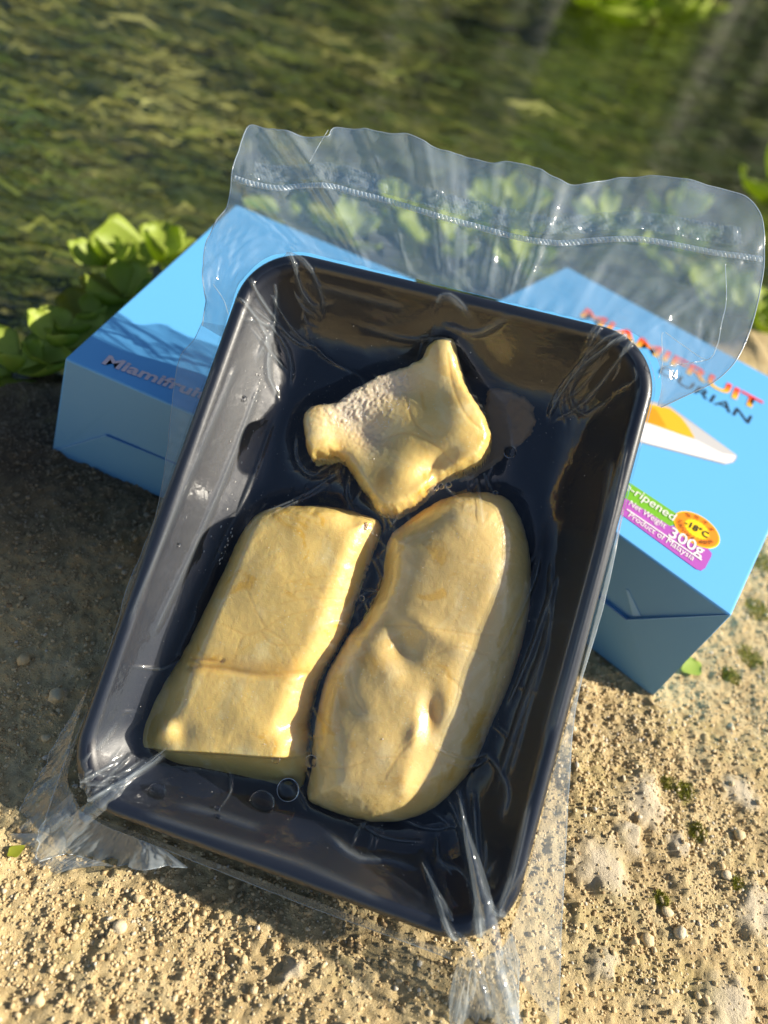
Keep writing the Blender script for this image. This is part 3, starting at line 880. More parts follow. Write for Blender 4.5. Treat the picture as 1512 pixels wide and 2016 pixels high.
# heading
xr = -ar; yr = br
h0, h1 = S((1141, 622)), S((1496, 812))
xh = nrm(h1 - h0); yh = np.cross(UPZ, xh)
text('heading', 'MIAMIFRUIT', h0, xh, yh, np.linalg.norm(h1 - h0), 0.0165, MAT['redyel'], box2, UPZ, 0.0004, 0.025, True)
g0, g1 = S((1296, 733)), S((1474, 835))
xg = nrm(g1 - g0)
text('subheading', 'DURIAN', g0, xg, np.cross(UPZ, xg), np.linalg.norm(g1 - g0), 0.0120, MAT['black'], box2, UPZ, 0.0004, 0.0)
# labels
prt('green_label', [(1130, 885), (1245, 954), (1331, 1011), (1333, 1014), (1330, 1025), (1325, 1034), (1318, 1036), (1230, 985), (1110, 915)], 'green', 0.0001)
prt('purple_label', [(1100, 915), (1237, 985), (1318, 1036), (1326, 1036), (1392, 1079), (1401, 1090), (1400, 1096), (1388, 1119), (1380, 1124), (1370, 1121), (1229, 1018), (1095, 935)], 'purple', 0.0002)
def tx(name, body, pa, pb, hpx, m_, bold=0.0, lift=0.0006, nm='lettering'):
    a, b_ = S(pa), S(pb); x_ = nrm(b_ - a); y_ = np.cross(UPZ, x_)
    top = S((pa[0] + hpx[0], pa[1] + hpx[1])); hh = abs((top - a) @ y_)
    return text(nm, body, a, x_, y_, np.linalg.norm(b_ - a), hh, MAT[m_], box2, UPZ, lift, bold)
tx('l', 'Tree-ripened', (1189, 937), (1324, 1027), (4, -16), 'white')
tx('l', 'Net Weight', (1236, 995), (1307, 1042), (4, -11), 'white')
tx('l', '300g', (1314, 1056), (1381, 1097), (7, -20), 'white', 0.01)
tx('l', 'Product of Malaysia', (1235, 1018), (1363, 1106), (4, -11), 'white')
prt('rule', [(1234, 1003), (1300, 1048), (1381, 1103), (1379.5, 1105), (1299, 1050), (1233, 1005)], 'white', 0.0005)
# round badge
bc = S((1371, 1043))
ax_ = S((1412, 1070)) - bc; la = nrm(S((1409, 1066)) - S((1331, 1019)))
lb_ = np.cross(UPZ, la)
RAD_A = 0.5 * np.linalg.norm(S((1412, 1069)) - S((1329, 1018))); RAD_B = RAD_A * 0.98
def disc(name, ra, rb, m_, lift, k=48, star=0.0):
    pts = []
    for i in range(k):
        t = 2 * math.pi * i / k; q = 1 + (star if i % 2 else 0)
        pts.append(bc + la * ra * q * math.cos(t) + lb_ * rb * q * math.sin(t))
    plate(name, pts, UPZ, 0.00008, MAT[m_], box2, lift)
disc('badge_rim', RAD_A * 1.06, RAD_B * 1.06, 'yellow', 0.0003)
disc('badge', RAD_A, RAD_B, 'orange', 0.0004)
disc('badge_star', RAD_A * 0.60, RAD_B * 0.60, 'yellow', 0.0005, 44, -0.10)
w_ = RAD_A * 1.10
text('lettering', '-18\u00b0C', bc - la * w_ * 0.5 - lb_ * RAD_B * 0.22, la, lb_, w_, RAD_B * 0.44, MAT['black'], box2, UPZ, 0.0009, 0.015)
def arc(body, a0, a1, hfac):
    k = len(body)
    for i, ch in enumerate(body):
        if ch == ' ': continue
        t = math.radians(a0 + (a1 - a0) * i / (k - 1))
        c_ = bc + la * RAD_A * 0.68 * math.cos(t) + lb_ * RAD_B * 0.68 * math.sin(t)
        up = nrm(la * math.cos(t) + lb_ * math.sin(t)); xx = np.cross(up, UPZ)
        wd_ = RAD_A * hfac * 0.9
        text('lettering', ch, c_ - xx * wd_ * 0.5, xx, up, wd_ * (0.35 if ch in '*.' else 1), RAD_A * hfac, MAT['brown'], box2, UPZ, 0.0009, 0.01)
arc('KEEP FROZEN', -22, -168, 0.20)
arc('\u4fdd\u6301\u51b7\u51bb', 135, 45, 0.22)

# ================================================================== THE TRAY
KS = 1.115
O = np.array([0.00088913, 0.20667436, 0.06851693])
U = nrm([0.98559007, -0.04138521, 0.16401058]); V = nrm([-0.0655323, 0.78791287, 0.61228982]); N = nrm(np.cross(U, V))
TW, TL_ = 0.1897188 * KS / 1.14, 0.2565 * KS / 1.14
O = CAM + (O - CAM) * KS / 1.14
RC = 0.027
FLOOR = -0.030

def tw(u, v, w):
    u = np.asarray(u, float); v = np.asarray(v, float); w = np.asarray(w, float)
    return O + u[..., None] * U + v[..., None] * V + w[..., None] * N

def uv(px, w=0.0):
    q = hit(px, O + w * N, N) - O
    return np.array([q @ U, q @ V])

def rrect_ring(inset, n_=200):
    a, b_ = TW / 2 - inset, TL_ / 2 - inset; r = max(RC - inset * 0.45, 0.006)
    base = []
    # walk the perimeter with the same parametrisation for every ring
    for (cx, cy, s0) in ((a - r, b_ - r, 0), (-(a - r), b_ - r, 90), (-(a - r), -(b_ - r), 180), (a - r, -(b_ - r), 270)):
        for t in np.linspace(0, 90, n_ // 8):
            th = math.radians(s0 + t); base.append((cx + r * math.cos(th), cy + r * math.sin(th)))
    base = np.array(base)
    # add straight-run points
    out = []
    k = len(base); q = n_ // 8
    for i in range(4):
        out += list(base[i * q:(i + 1) * q]); A = base[(i + 1) * q - 1]; B = base[((i + 1) * q) % k]
        for t in np.linspace(0, 1, q + 2)[1:-1]: out.append(A + (B - A) * t)
    return np.array(out)

# (inset, w) down the inside of the tray
PROF = [(0.0, -0.0050), (-0.0003, -0.0030), (0.0003, -0.0010), (0.0016, 0.0006), (0.0032, 0.0010), (0.0050, 0.0007), (0.0064, -0.0005),
        (0.0072, -0.0022), (0.0084, -0.0048), (0.0130, -0.0115), (0.0176, -0.0182), (0.0218, -0.0242), (0.0238, -0.0268), (0.0262, -0.0288), (0.0290, -0.0298), (0.033, FLOOR)]
rings = [tw(*(rrect_ring(i).T), np.full(len(rrect_ring(i)), w_)) for i, w_ in PROF]
for f_ in (0.35, 0.6, 0.85):
    i = 0.026 + f_ * (TW / 2 - 0.026) * 0.98
    rr = rrect_ring(0.033); rr = rr * (1 - f_); rings.append(tw(rr[:, 0], rr[:, 1], np.full(len(rr), FLOOR)))
npt = len(rings[0])
back = [(0.0008, -0.0052), (0.0045, -0.0052), (0.0062, -0.0054), (0.0074, -0.0070), (0.0166, -0.0200), (0.0210, -0.0262), (0.0240, -0.0296), (0.029, -0.0313), (0.033, -0.0315)]
brings = [tw(*(rrect_ring(i).T), np.full(npt, w_)) for i, w_ in back]
rr = rrect_ring(0.033) * 0.3; brings.append(tw(rr[:, 0], rr[:, 1], np.full(npt, -0.0315)))
tray_root = empty('food_tray', tw(0, -TL_ / 2, FLOOR))
tag(tray_root, 'black rectangular plastic food tray leaning on the blue cartons', 'tray')
allr = brings[::-1] + rings
Vv = np.vstack(allr); ff = grid_faces(len(allr), npt, True)
caps = [tuple(range(npt - 1, -1, -1))[::1], tuple((len(allr) - 1) * npt + i for i in range(npt))]
me = mesh('tray_shell', Vv, [tuple(map(int, q)) for q in ff] + caps)
bm = bmesh.new(); bm.from_mesh(me); bmesh.ops.recalc_face_normals(bm, faces=bm.faces); bm.to_mesh(me); bm.free()
for p in me.polygons: p.use_smooth = len(p.vertices) < 6
add('tray_shell', me, MAT['tray'], tray_root)

def inset_of(u, v):
    """inward distance from the outer rim"""
    a, b_ = TW / 2 - RC, TL_ / 2 - RC
    qx, qy = np.abs(u) - a, np.abs(v) - b_
    return RC - (np.hypot(np.maximum(qx, 0), np.maximum(qy, 0)) + np.minimum(np.maximum(qx, qy), 0))
PI_, PW = np.array([p[0] for p in PROF]), np.array([p[1] for p in PROF])
order = np.argsort(PI_); PI_, PW = PI_[order], PW[order]
def tray_w(u, v):
    d = inset_of(u, v)
    return np.where(d > 0.0003, np.interp(d, PI_[2:], PW[2:]), -0.001 - 60 * np.maximum(0.0003 - d, 0) * 0.12)

# ================================================================== THE FRUIT
STEP = 0.00045
fu = np.arange(-TW / 2 - 0.004, TW / 2 + 0.004 + STEP, STEP); fv = np.arange(-TL_ / 2 - 0.004, TL_ / 2 + 0.004 + STEP, STEP)
FU, FV = np.meshgrid(fu, fv)
obst = tray_w(FU, FV)

def gauss(X, Y, px, amp, rx, ry=None, ang=0.0, w=-0.012):
    c = uv(px, w); ry = ry or rx
    ca, sa = math.cos(ang), math.sin(ang)
    dx, dy = X - c[0], Y - c[1]
    a = (dx * ca + dy * sa) / rx; b_ = (-dx * sa + dy * ca) / ry
    return amp * np.exp(-(a * a + b_ * b_))

def groove(X, Y, pxs, amp, sig, w=-0.010):
    return amp * np.exp(-(seg_dist(X, Y, [uv(p, w) for p in spline(pxs, 14)]) / sig) ** 2)

def durian(label, outline, hmax, R, shape, mt, seed, wsil=-0.018, power=2.2, ragged=0.0004):
    poly = np.array([uv(p, wsil) for p in spline(outline, 150, True)])
    st = 0.0005
    lo, hi = poly.min(0) - 0.002, poly.max(0) + 0.002
    a = np.arange(lo[0], hi[0], st); b_ = np.arange(lo[1], hi[1], st)
    X, Y = np.meshgrid(a, b_)
    wob = ragged * fbm(X * 260, Y * 260, 3, seed + 3)
    d = poly_sdf(X, Y, poly) + wob
    def height(X, Y, d):
        base = (1 - (1 - np.clip(d / R, 0, 1)) ** power) ** (1 / power)
        h, fold, fibre = shape(X, Y, d)
        z = np.maximum(hmax * base + h * base, 0.0)
        z = z + base * (0.0010 * fbm(X * 45, Y * 45, 2, seed + 5) + 0.00013 * fbm(X * 170, Y * 170, 3, seed) + 0.00007 * fbm(X * 700, Y * 700, 3, seed + 9))
        return z, fold, fibre
    Z, fold, fibre = height(X, Y, d)
    Zw = FLOOR + 0.0003 + np.where(d > 0, Z, 0)
    inside = d > -st * 0.2
    # mesh
    idx = -np.ones(X.shape, int); idx[inside] = np.arange(inside.sum())
    q = inside[:-1, :-1] & inside[1:, :-1] & inside[:-1, 1:] & inside[1:, 1:]
    f = np.stack([idx[:-1, :-1][q], idx[:-1, 1:][q], idx[1:, 1:][q], idx[1:, :-1][q]], 1)
    P_ = tw(X[inside], Y[inside], Zw[inside])
    bot = tw(X[inside], Y[inside], np.full(inside.sum(), FLOOR + 0.00015)); k = len(P_)
    root_p = tw(np.array([0.0]), np.array([0.0]), np.array([0.0]))[0] * 0 + P_.mean(0)
    me = mesh('durian_piece', np.vstack([P_, bot]), np.vstack([f, f[:, ::-1] + k]))
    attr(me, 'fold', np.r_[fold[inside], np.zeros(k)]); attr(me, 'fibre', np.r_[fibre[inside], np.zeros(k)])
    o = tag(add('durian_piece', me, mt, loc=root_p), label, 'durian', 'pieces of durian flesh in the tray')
    # height on the film grid
    dF = poly_sdf(FU, FV, poly) + ragged * fbm(FU * 260, FV * 260, 3, seed + 3)
    ZF, _, _ = height(FU, FV, dF)
    global obst
    obst = np.maximum(obst, np.where(dF > 0, FLOOR + ZF, -1))
    return o

OUT_A = [(505, 1003), (560, 991), (640, 991), (700, 1003), (742, 1020), (742, 1050), (718, 1118), (692, 1195), (668, 1265), (630, 1328), (615, 1370), (603, 1425),
         (606, 1455), (598, 1500), (588, 1555), (560, 1568), (500, 1548), (400, 1528), (310, 1514), (238, 1492), (242, 1452), (288, 1370), (350, 1280), (390, 1200), (430, 1120), (470, 1040)]
def shape_a(X, Y, d):
    h = np.zeros(X.shape)
    cut = [uv(p, -0.012) for p in [(225, 1478), (300, 1473), (420, 1478), (520, 1486), (615, 1492)]]
    # the cut end: falls away below this line
    cp = np.array(cut); line = np.interp(X, cp[:, 0], cp[:, 1])
    below = line - Y
    h = h - 0.0035 * sm(below / 0.002) - 0.0165 * np.clip(below / 0.0165, 0, 1)
    side = [uv(p, -0.012) for p in [(480, 1005), (440, 1100), (400, 1200), (350, 1330), (330, 1400)]]
    sp = np.array(side); o_ = np.argsort(sp[:, 1]); ls = np.interp(Y, sp[o_, 1], sp[o_, 0])
    h = h - 0.0095 * sm((ls + 0.010 - X) / 0.020)
    h = h + gauss(X, Y, (560, 1080), 0.0018, 0.018) + gauss(X, Y, (480, 1400), 0.0016, 0.022, 0.012)
    g1 = groove(X, Y, [(370, 1312), (440, 1318), (520, 1330), (600, 1326)], 1, 0.0014)
    g2 = groove(X, Y, [(375, 1296), (430, 1302), (440, 1300)], 1, 0.0008)
    veins = np.zeros(X.shape)
    for q in ([(525, 1236), (505, 1200), (492, 1168)], [(525, 1236), (490, 1250), (440, 1228)], [(520, 1240), (480, 1255), (465, 1295)], [(525, 1238), (560, 1262), (585, 1300)],
              [(528, 1234), (560, 1215), (620, 1200), (670, 1190)], [(515, 1245), (540, 1268), (600, 1270)], [(560, 1170), (620, 1160), (690, 1160)], [(560, 1150), (640, 1135), (705, 1140)],
              [(550, 1190), (600, 1180), (680, 1178)]):
        veins = np.maximum(veins, groove(X, Y, q, 1, 0.00042))
    h = h - 0.0013 * g1 - 0.0008 * g2 - 0.00009 * veins
    h = h + gauss(X, Y, (335, 1432), 0.003, 0.0045) + gauss(X, Y, (315, 1450), 0.002, 0.004) - gauss(X, Y, (365, 1440), 0.0015, 0.005)
    h = h - gauss(X, Y, (575, 1425), 0.0035, 0.006, 0.004, 0.8) - gauss(X, Y, (690, 1020), 0.002, 0.006)
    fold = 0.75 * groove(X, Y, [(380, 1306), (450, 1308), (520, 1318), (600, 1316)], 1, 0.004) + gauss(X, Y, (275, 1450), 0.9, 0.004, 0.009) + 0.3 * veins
    return h, fold, np.zeros(X.shape)
durian('square cut durian piece at the lower left of the tray with a flat cut end', OUT_A, 0.0210, 0.0125, shape_a, MAT['flesh_a'], 1000)

OUT_B = [(762, 1055), (800, 1018), (850, 985), (900, 966), (955, 962), (1000, 975), (1030, 1018), (1046, 1080), (1050, 1150), (1042, 1230), (1022, 1310), (992, 1390),
         (968, 1440), (938, 1510), (898, 1562), (848, 1606), (790, 1626), (720, 1626), (650, 1606), (600, 1580), (606, 1520), (612, 1440), (626, 1370), (642, 1318), (682, 1250), (716, 1208), (745, 1150), (753, 1100)]
def shape_b(X, Y, d):
    h = gauss(X, Y, (890, 1100), 0.0022, 0.022) + gauss(X, Y, (750, 1480), 0.0026, 0.026) + gauss(X, Y, (900, 1010), 0.0012, 0.008)
    h = h - gauss(X, Y, (792, 1270), 0.0042, 0.0062, 0.0085, 0.5) - gauss(X, Y, (850, 1400), 0.0035, 0.0040, 0.0075, 0.2) - gauss(X, Y, (700, 1400), 0.001, 0.006)
    h = h + gauss(X, Y, (775, 1325), 0.0012, 0.006) + gauss(X, Y, (850, 1245), 0.0016, 0.012, 0.004, -0.2) + gauss(X, Y, (820, 1445), 0.0016, 0.003, 0.006)
    h = h - gauss(X, Y, (690, 1400), 0.0010, 0.007) + gauss(X, Y, (800, 1545), 0.0016, 0.004, 0.010, 0.1)
    veins = np.zeros(X.shape)
    for q in ([(740, 1232), (800, 1232), (860, 1240), (930, 1250), (975, 1252)], [(620, 1510), (680, 1510), (740, 1490), (800, 1490)], [(850, 1290), (900, 1275), (960, 1290)],
              [(690, 1330), (700, 1370), (720, 1400)], [(760, 1530), (790, 1480), (830, 1440)], [(880, 1330), (910, 1360), (935, 1420)],
              [(760, 1120), (800, 1070), (860, 1050)]):
        veins = np.maximum(veins, groove(X, Y, q, 1, 0.00055))
    h = h - 0.00015 * veins
    h = h - 0.0065 * sm((uv((960, 1000))[0] + 0.012 + 0.18 * (Y - uv((960, 1200))[1]) - 0.006 - X) / -0.020) * 0.5
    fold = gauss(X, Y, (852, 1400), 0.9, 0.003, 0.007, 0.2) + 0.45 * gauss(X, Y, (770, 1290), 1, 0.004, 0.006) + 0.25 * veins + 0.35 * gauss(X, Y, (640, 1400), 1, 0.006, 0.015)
    return h, fold, 0.25 * np.clip(-d * 400 + 1.2, 0, 1)
durian('long plump durian piece at the lower right of the tray', OUT_B, 0.0218, 0.021, shape_b, MAT['flesh_b'], 1100)

OUT_C = [(597, 818), (622, 798), (660, 790), (690, 768), (720, 752), (745, 738), (790, 722), (828, 706), (838, 684), (862, 673), (894, 675), (905, 715), (926, 772), (956, 822), (968, 868),
         (950, 908), (905, 932), (860, 955), (832, 984), (785, 1010), (752, 1012), (722, 978), (695, 938), (672, 905), (640, 900), (612, 905), (598, 868)]
def shape_c(X, Y, d):
    h = gauss(X, Y, (870, 700), 0.0045, 0.008, 0.012, 0.15) + gauss(X, Y, (905, 830), 0.004, 0.012, 0.018) + gauss(X, Y, (790, 940), 0.0035, 0.012)
    h = h - gauss(X, Y, (720, 850), 0.0055, 0.013, 0.010) - gauss(X, Y, (860, 915), 0.0030, 0.004, 0.010, -0.6) + gauss(X, Y, (625, 830), 0.002, 0.007)
    h = h - gauss(X, Y, (770, 770), 0.004, 0.016, 0.008, 0.4) - gauss(X, Y, (675, 900), 0.002, 0.004, 0.012, 0.7)
    fib = np.clip(gauss(X, Y, (690, 800), 1.1, 0.014, 0.011, 0.3) + gauss(X, Y, (770, 750), 1.0, 0.012, 0.007, 0.4) + gauss(X, Y, (730, 860), 0.6, 0.008), 0, 1)
    h = h + fib * (0.0016 * np.abs(fbm(X * 420, Y * 420, 3, 1203)) - 0.0006)
    veins = np.zeros(X.shape)
    for q in ([(790, 720), (800, 790), (815, 830), (850, 860)], [(880, 700), (890, 760), (915, 820), (950, 850)], [(740, 860), (800, 850), (860, 880), (900, 920)], [(860, 900), (845, 930), (835, 975)]):
        veins = np.maximum(veins, groove(X, Y, q, 1, 0.0006))
    h = h - 0.0002 * veins
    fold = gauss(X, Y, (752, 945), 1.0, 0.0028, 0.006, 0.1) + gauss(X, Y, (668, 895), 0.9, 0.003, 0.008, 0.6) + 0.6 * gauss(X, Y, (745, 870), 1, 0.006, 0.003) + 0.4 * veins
    return h, fold, fib
dur_c = durian('small torn durian piece with stringy white fibres at the top of the tray', OUT_C, 0.0185, 0.0052, shape_c, MAT['flesh_a'], 1200, power=2.8, ragged=0.0009)

def tube(pts, rad, k=5):
    P3 = np.asarray(pts); tg = np.gradient(P3, axis=0); tg /= np.linalg.norm(tg, axis=1)[:, None] + 1e-12
    a = np.cross(tg, N + 0.01); a /= np.linalg.norm(a, axis=1)[:, None] + 1e-12; b_ = np.cross(tg, a)
    rows = np.stack([P3 + rad * (a * math.cos(2 * math.pi * j / k) + b_ * math.sin(2 * math.pi * j / k)) for j in range(k)], 1)
    return rows.reshape(-1, 3), grid_faces(len(P3), k, True)
fv_, ff_ = [], []; off = 0
fr_ = np.random.default_rng(77)
for i in range(70):
    c0_ = uv((fr_.uniform(640, 800), fr_.uniform(730, 850)), -0.015)
    px_ = 0
    a0_ = fr_.uniform(0, 6.28); Lf = fr_.uniform(0.002, 0.007); cv = fr_.normal(0, 1.4)
    tt_ = np.linspace(0, 1, 9); aa = a0_ + cv * tt_
    du = np.cumsum(np.cos(aa)) * Lf / 9; dv = np.cumsum(np.sin(aa)) * Lf / 9
    u_ = c0_[0] + du; v_ = c0_[1] + dv
    ii = np.clip(np.round((u_ - fu[0]) / STEP).astype(int), 0, len(fu) - 1); jj = np.clip(np.round((v_ - fv[0]) / STEP).astype(int), 0, len(fv) - 1)
    w_ = obst[jj, ii]
    if w_.min() < FLOOR + 0.004: continue
    w_ = np.convolve(np.pad(w_, 1, mode='edge'), [0.25, 0.5, 0.25], 'valid') + 0.0001
    v3, f3 = tube(tw(u_, v_, w_), 0.00022); fv_.append(v3); ff_.append(f3 + off); off += len(v3)
me = mesh('fibres', np.vstack(fv_), np.vstack(ff_))
tag(add('fibres', me, principled('white_fibre', (0.80, 0.74, 0.64), 0.4)[0], dur_c), kind='stuff')

# thin smear of pulp beside the top piece
sm_poly = np.array([uv(p, FLOOR) for p in spline([(955, 775), (1000, 765), (1040, 790), (1055, 830), (1040, 865), (1010, 885), (985, 910), (940, 940), (900, 950), (930, 900), (955, 860)], 60, True)])
a = np.arange(sm_poly[:, 0].min(), sm_poly[:, 0].max(), 0.0006); b_ = np.arange(sm_poly[:, 1].min(), sm_poly[:, 1].max(), 0.0006)
X, Y = np.meshgrid(a, b_); d = poly_sdf(X, Y, sm_poly) + 0.0012 * fbm(X * 300, Y * 300, 3, 1303)
ins = d > 0; Zs = FLOOR + 0.0004 + 0.0011 * sm(d / 0.002) + 0.0003 * fbm(X * 400, Y * 400, 2, 1310)
idx = -np.ones(X.shape, int); idx[ins] = np.arange(ins.sum())
q = ins[:-1, :-1] & ins[1:, :-1] & ins[:-1, 1:] & ins[1:, 1:]
f = np.stack([idx[:-1, :-1][q], idx[:-1, 1:][q], idx[1:, 1:][q], idx[1:, :-1][q]], 1)
P_ = tw(X[ins], Y[ins], Zs[ins])
tag(add('pulp_smear', mesh('pulp_smear', P_, f), MAT['smear'], loc=P_.mean(0)), 'thin tan smear of pulp right of the torn durian piece', 'pulp')

# ================================================================== THE VACUUM BAG
film = obst + 0.0005
flo = film.copy()
edge_zone = inset_of(FU, FV)
for it in range(600):
    a = film.copy()
    a[1:-1, 1:-1] = 0.25 * (film[:-2, 1:-1] + film[2:, 1:-1] + film[1:-1, :-2] + film[1:-1, 2:]) - 0.0000022
    film = np.maximum(a, flo)
    film = np.where(edge_zone > 0.006, film, flo)
# folds of the film: polylines in the picture placed on the tray plane, (height, half width)
FOLDS = [
    ([(555, 505), (585, 530), (592, 570), (622, 602)], 0.0016, 0.0011), ([(560, 505), (612, 540), (632, 585), (622, 605)], 0.0013, 0.0010),
    ([(490, 640), (520, 630), (545, 650), (556, 690), (552, 730)], 0.0014, 0.0010), ([(495, 645), (530, 685), (552, 705)], 0.0010, 0.0009), ([(545, 560), (535, 620), (500, 700)], 0.0010, 0.0012),
    ([(1255, 655), (1200, 690), (1140, 720), (1100, 770), (1090, 800)], 0.0016, 0.0011), ([(1250, 665), (1210, 720), (1160, 775), (1100, 800)], 0.0012, 0.0010),
    ([(1240, 660), (1170, 690), (1110, 740), (1088, 785)], 0.0012, 0.0008), ([(1245, 670), (1190, 740), (1130, 790)], 0.0008, 0.0008),
    ([(150, 1595), (210, 1560), (270, 1520), (325, 1480)], 0.0022, 0.0014), ([(160, 1590), (190, 1530), (250, 1490)], 0.0012, 0.0010), ([(175, 1585), (200, 1540), (185, 1490)], 0.0008, 0.0010),
    ([(905, 1565), (918, 1640), (935, 1740), (950, 1870)], 0.0030, 0.0019), ([(935, 1580), (942, 1680), (960, 1760), (1005, 1800)], 0.0018, 0.0012), ([(880, 1580), (905, 1640), (930, 1720)], 0.0012, 0.0010),
    ([(830, 1700), (870, 1780), (900, 1840), (940, 1890)], 0.0022, 0.0014), ([(845, 1610), (890, 1650), (905, 1650)], 0.0011, 0.0009), ([(790, 1630), (850, 1655), (905, 1645)], 0.0010, 0.0009),
    ([(960, 1490), (990, 1530), (1000, 1570), (985, 1620)], 0.0014, 0.0012), ([(850, 1470), (920, 1500), (975, 1488)], 0.0010, 0.0009), ([(870, 1500), (930, 1520), (975, 1495)], 0.0008, 0.0008),
    ([(500, 1010), (560, 975), (610, 940), (660, 915)], 0.0010, 0.0010), ([(520, 1015), (590, 965), (645, 925)], 0.0008, 0.0007), ([(680, 920), (672, 960), (690, 1000)], 0.0008, 0.0007),
    ([(940, 930), (945, 980), (948, 1040)], 0.0010, 0.0010), ([(600, 1440), (610, 1455), (640, 1455)], 0.0008, 0.0008), ([(850, 620), (880, 600), (930, 640)], 0.0012, 0.0014),
    ([(985, 1300), (1030, 1200), (1060, 1130), (1070, 1080)], 0.0009, 0.0010), ([(1000, 1400), (1050, 1280), (1100, 1130)], 0.0010, 0.0010), ([(980, 1560), (1030, 1400), (1080, 1260)], 0.0010, 0.0011),
    ([(570, 830), (565, 880), (590, 915), (625, 920)], 0.0012, 0.0010), ([(1000, 640), (930, 655), (870, 640)], 0.0010, 0.0014),
    ([(470, 720), (420, 850), (350, 1030), (270, 1230)], 0.0005, 0.0009), ([(500, 740), (450, 880), (380, 1060), (300, 1250)], 0.0005, 0.0010), ([(520, 800), (470, 940), (400, 1110)], 0.0004, 0.0009),
    ([(440, 720), (390, 860), (300, 1090), (210, 1330)], 0.0004, 0.0008), ([(1255, 820), (1225, 950), (1180, 1130), (1120, 1360)], 0.0005, 0.0010), ([(1200, 900), (1170, 1050), (1120, 1240), (1060, 1460)], 0.0006, 0.0010),
    ([(1225, 880), (1190, 1040), (1140, 1230), (1080, 1450)], 0.0005, 0.0009), ([(1090, 1100), (1080, 1250), (1040, 1400), (1000, 1540)], 0.0007, 0.0010), ([(1040, 1560), (1020, 1660), (1000, 1740)], 0.0007, 0.0010),
    ([(300, 1590), (450, 1640), (600, 1690), (760, 1760)], 0.0004, 0.0012), ([(350, 1580), (420, 1600), (520, 1635)], 0.0004, 0.0012),
    ([(600, 560), (700, 585), (800, 610)], 0.0006, 0.0012), ([(700, 620), (800, 650), (900, 672)], 0.0006, 0.0012), ([(500, 560), (520, 600), (560, 640), (600, 650)], 0.0012, 0.0010),
    ([(470, 600), (500, 620), (520, 660), (515, 720), (530, 760)], 0.0014, 0.0010), ([(1180, 650), (1150, 700), (1130, 760), (1160, 800), (1200, 780)], 0.0009, 0.0009),
    ([(640, 1650), (700, 1690), (760, 1700), (820, 1720)], 0.0010, 0.0012), ([(700, 1630), (760, 1665), (840, 1680)], 0.0008, 0.0010),
]
fr2 = np.random.default_rng(5)
AUTO = []
for outl, cnt in ((OUT_A, 26), (OUT_B, 30), (OUT_C, 34)):
    po = spline(outl, 200, True); cen = po.mean(0)
    for i in range(cnt):
        k_ = fr2.integers(0, 200); p = po[k_]; dr = p - cen; dr = dr / np.linalg.norm(dr); pe = np.array([-dr[1], dr[0]])
        L = fr2.uniform(25, 85); bd = fr2.normal(0, 14); st = p - dr * fr2.uniform(0, 14)
        AUTO.append(([tuple(st), tuple(st + dr * L * 0.5 + pe * bd), tuple(st + dr * L + pe * bd * fr2.uniform(0.5, 2.2))], fr2.uniform(0.0002, 0.0007), fr2.uniform(0.0005, 0.0009)))
for (cx, cy), n_, (ax, ay) in (((560, 590), 9, (1, 1)), ((1180, 700), 12, (-1, 0.8)), ((190, 1540), 10, (1, -0.6)), ((950, 1790), 12, (-0.2, -1))):
    for i in range(n_):
        st = np.array([cx, cy]) + fr2.normal(0, 28, 2); an = math.atan2(ay, ax) + fr2.normal(0, 0.55); L = fr2.uniform(40, 130)
        dr = np.array([math.cos(an), math.sin(an)]); pe = np.array([-dr[1], dr[0]]); bd = fr2.normal(0, 14)
        AUTO.append(([tuple(st), tuple(st + dr * L * 0.5 + pe * bd), tuple(st + dr * L)], fr2.uniform(0.0004, 0.0011), fr2.uniform(0.0006, 0.0011)))
crease_w = np.zeros(FU.shape)
for pts, hgt, sg in FOLDS + AUTO:
    hgt *= 1.5; sg *= 0.8
    sp = [uv(p, -0.008) for p in spline(pts, 16)]
    d = seg_dist(FU, FV, sp[::2] + [sp[-1]])
    # taper towards the ends
    ea = np.minimum(np.hypot(FU - sp[0][0], FV - sp[0][1]), np.hypot(FU - sp[-1][0], FV - sp[-1][1]))
    prof_ = np.exp(-(d / sg) ** 2) * np.clip(ea / 0.006, 0.15, 1)
    film = film + hgt * prof_
    crease_w = np.maximum(crease_w, prof_ * min(hgt / 0.003, 1.0))
inn = sm((edge_zone - 0.004) / 0.006)
free = sm((film - obst - 0.0006) / 0.002)
film = film + inn * (0.00035 + 0.0004 * free) * fbm(FU * 75, FV * 55, 2, 1401) * (0.4 + 0.6 * free) + inn * 0.00035 * fbm(FU * 28, FV * 40, 2, 1402) * (0.2 + free)
film = np.maximum(film, obst + 0.00025)
bag = empty('vacuum_bag', tw(0, -TL_ / 2, -0.005))
tag(bag, 'clear vacuum sealed plastic bag shrunk over the black tray', 'bag')
ins = edge_zone > -0.0016
idx = -np.ones(FU.shape, int); idx[ins] = np.arange(ins.sum())
q = ins[:-1, :-1] & ins[1:, :-1] & ins[:-1, 1:] & ins[1:, 1:]
f = np.stack([idx[:-1, :-1][q], idx[:-1, 1:][q], idx[1:, 1:][q], idx[1:, :-1][q]], 1)
# snap the border to the rim outline and wrap it over the lip
uu, vv, ww = FU[ins].copy(), FV[ins].copy(), film[ins].copy()
me = mesh('film_cover', tw(uu, vv, ww), f)
attr(me, 'crease', crease_w[ins])
add('film_cover', me, MAT['film'], bag)
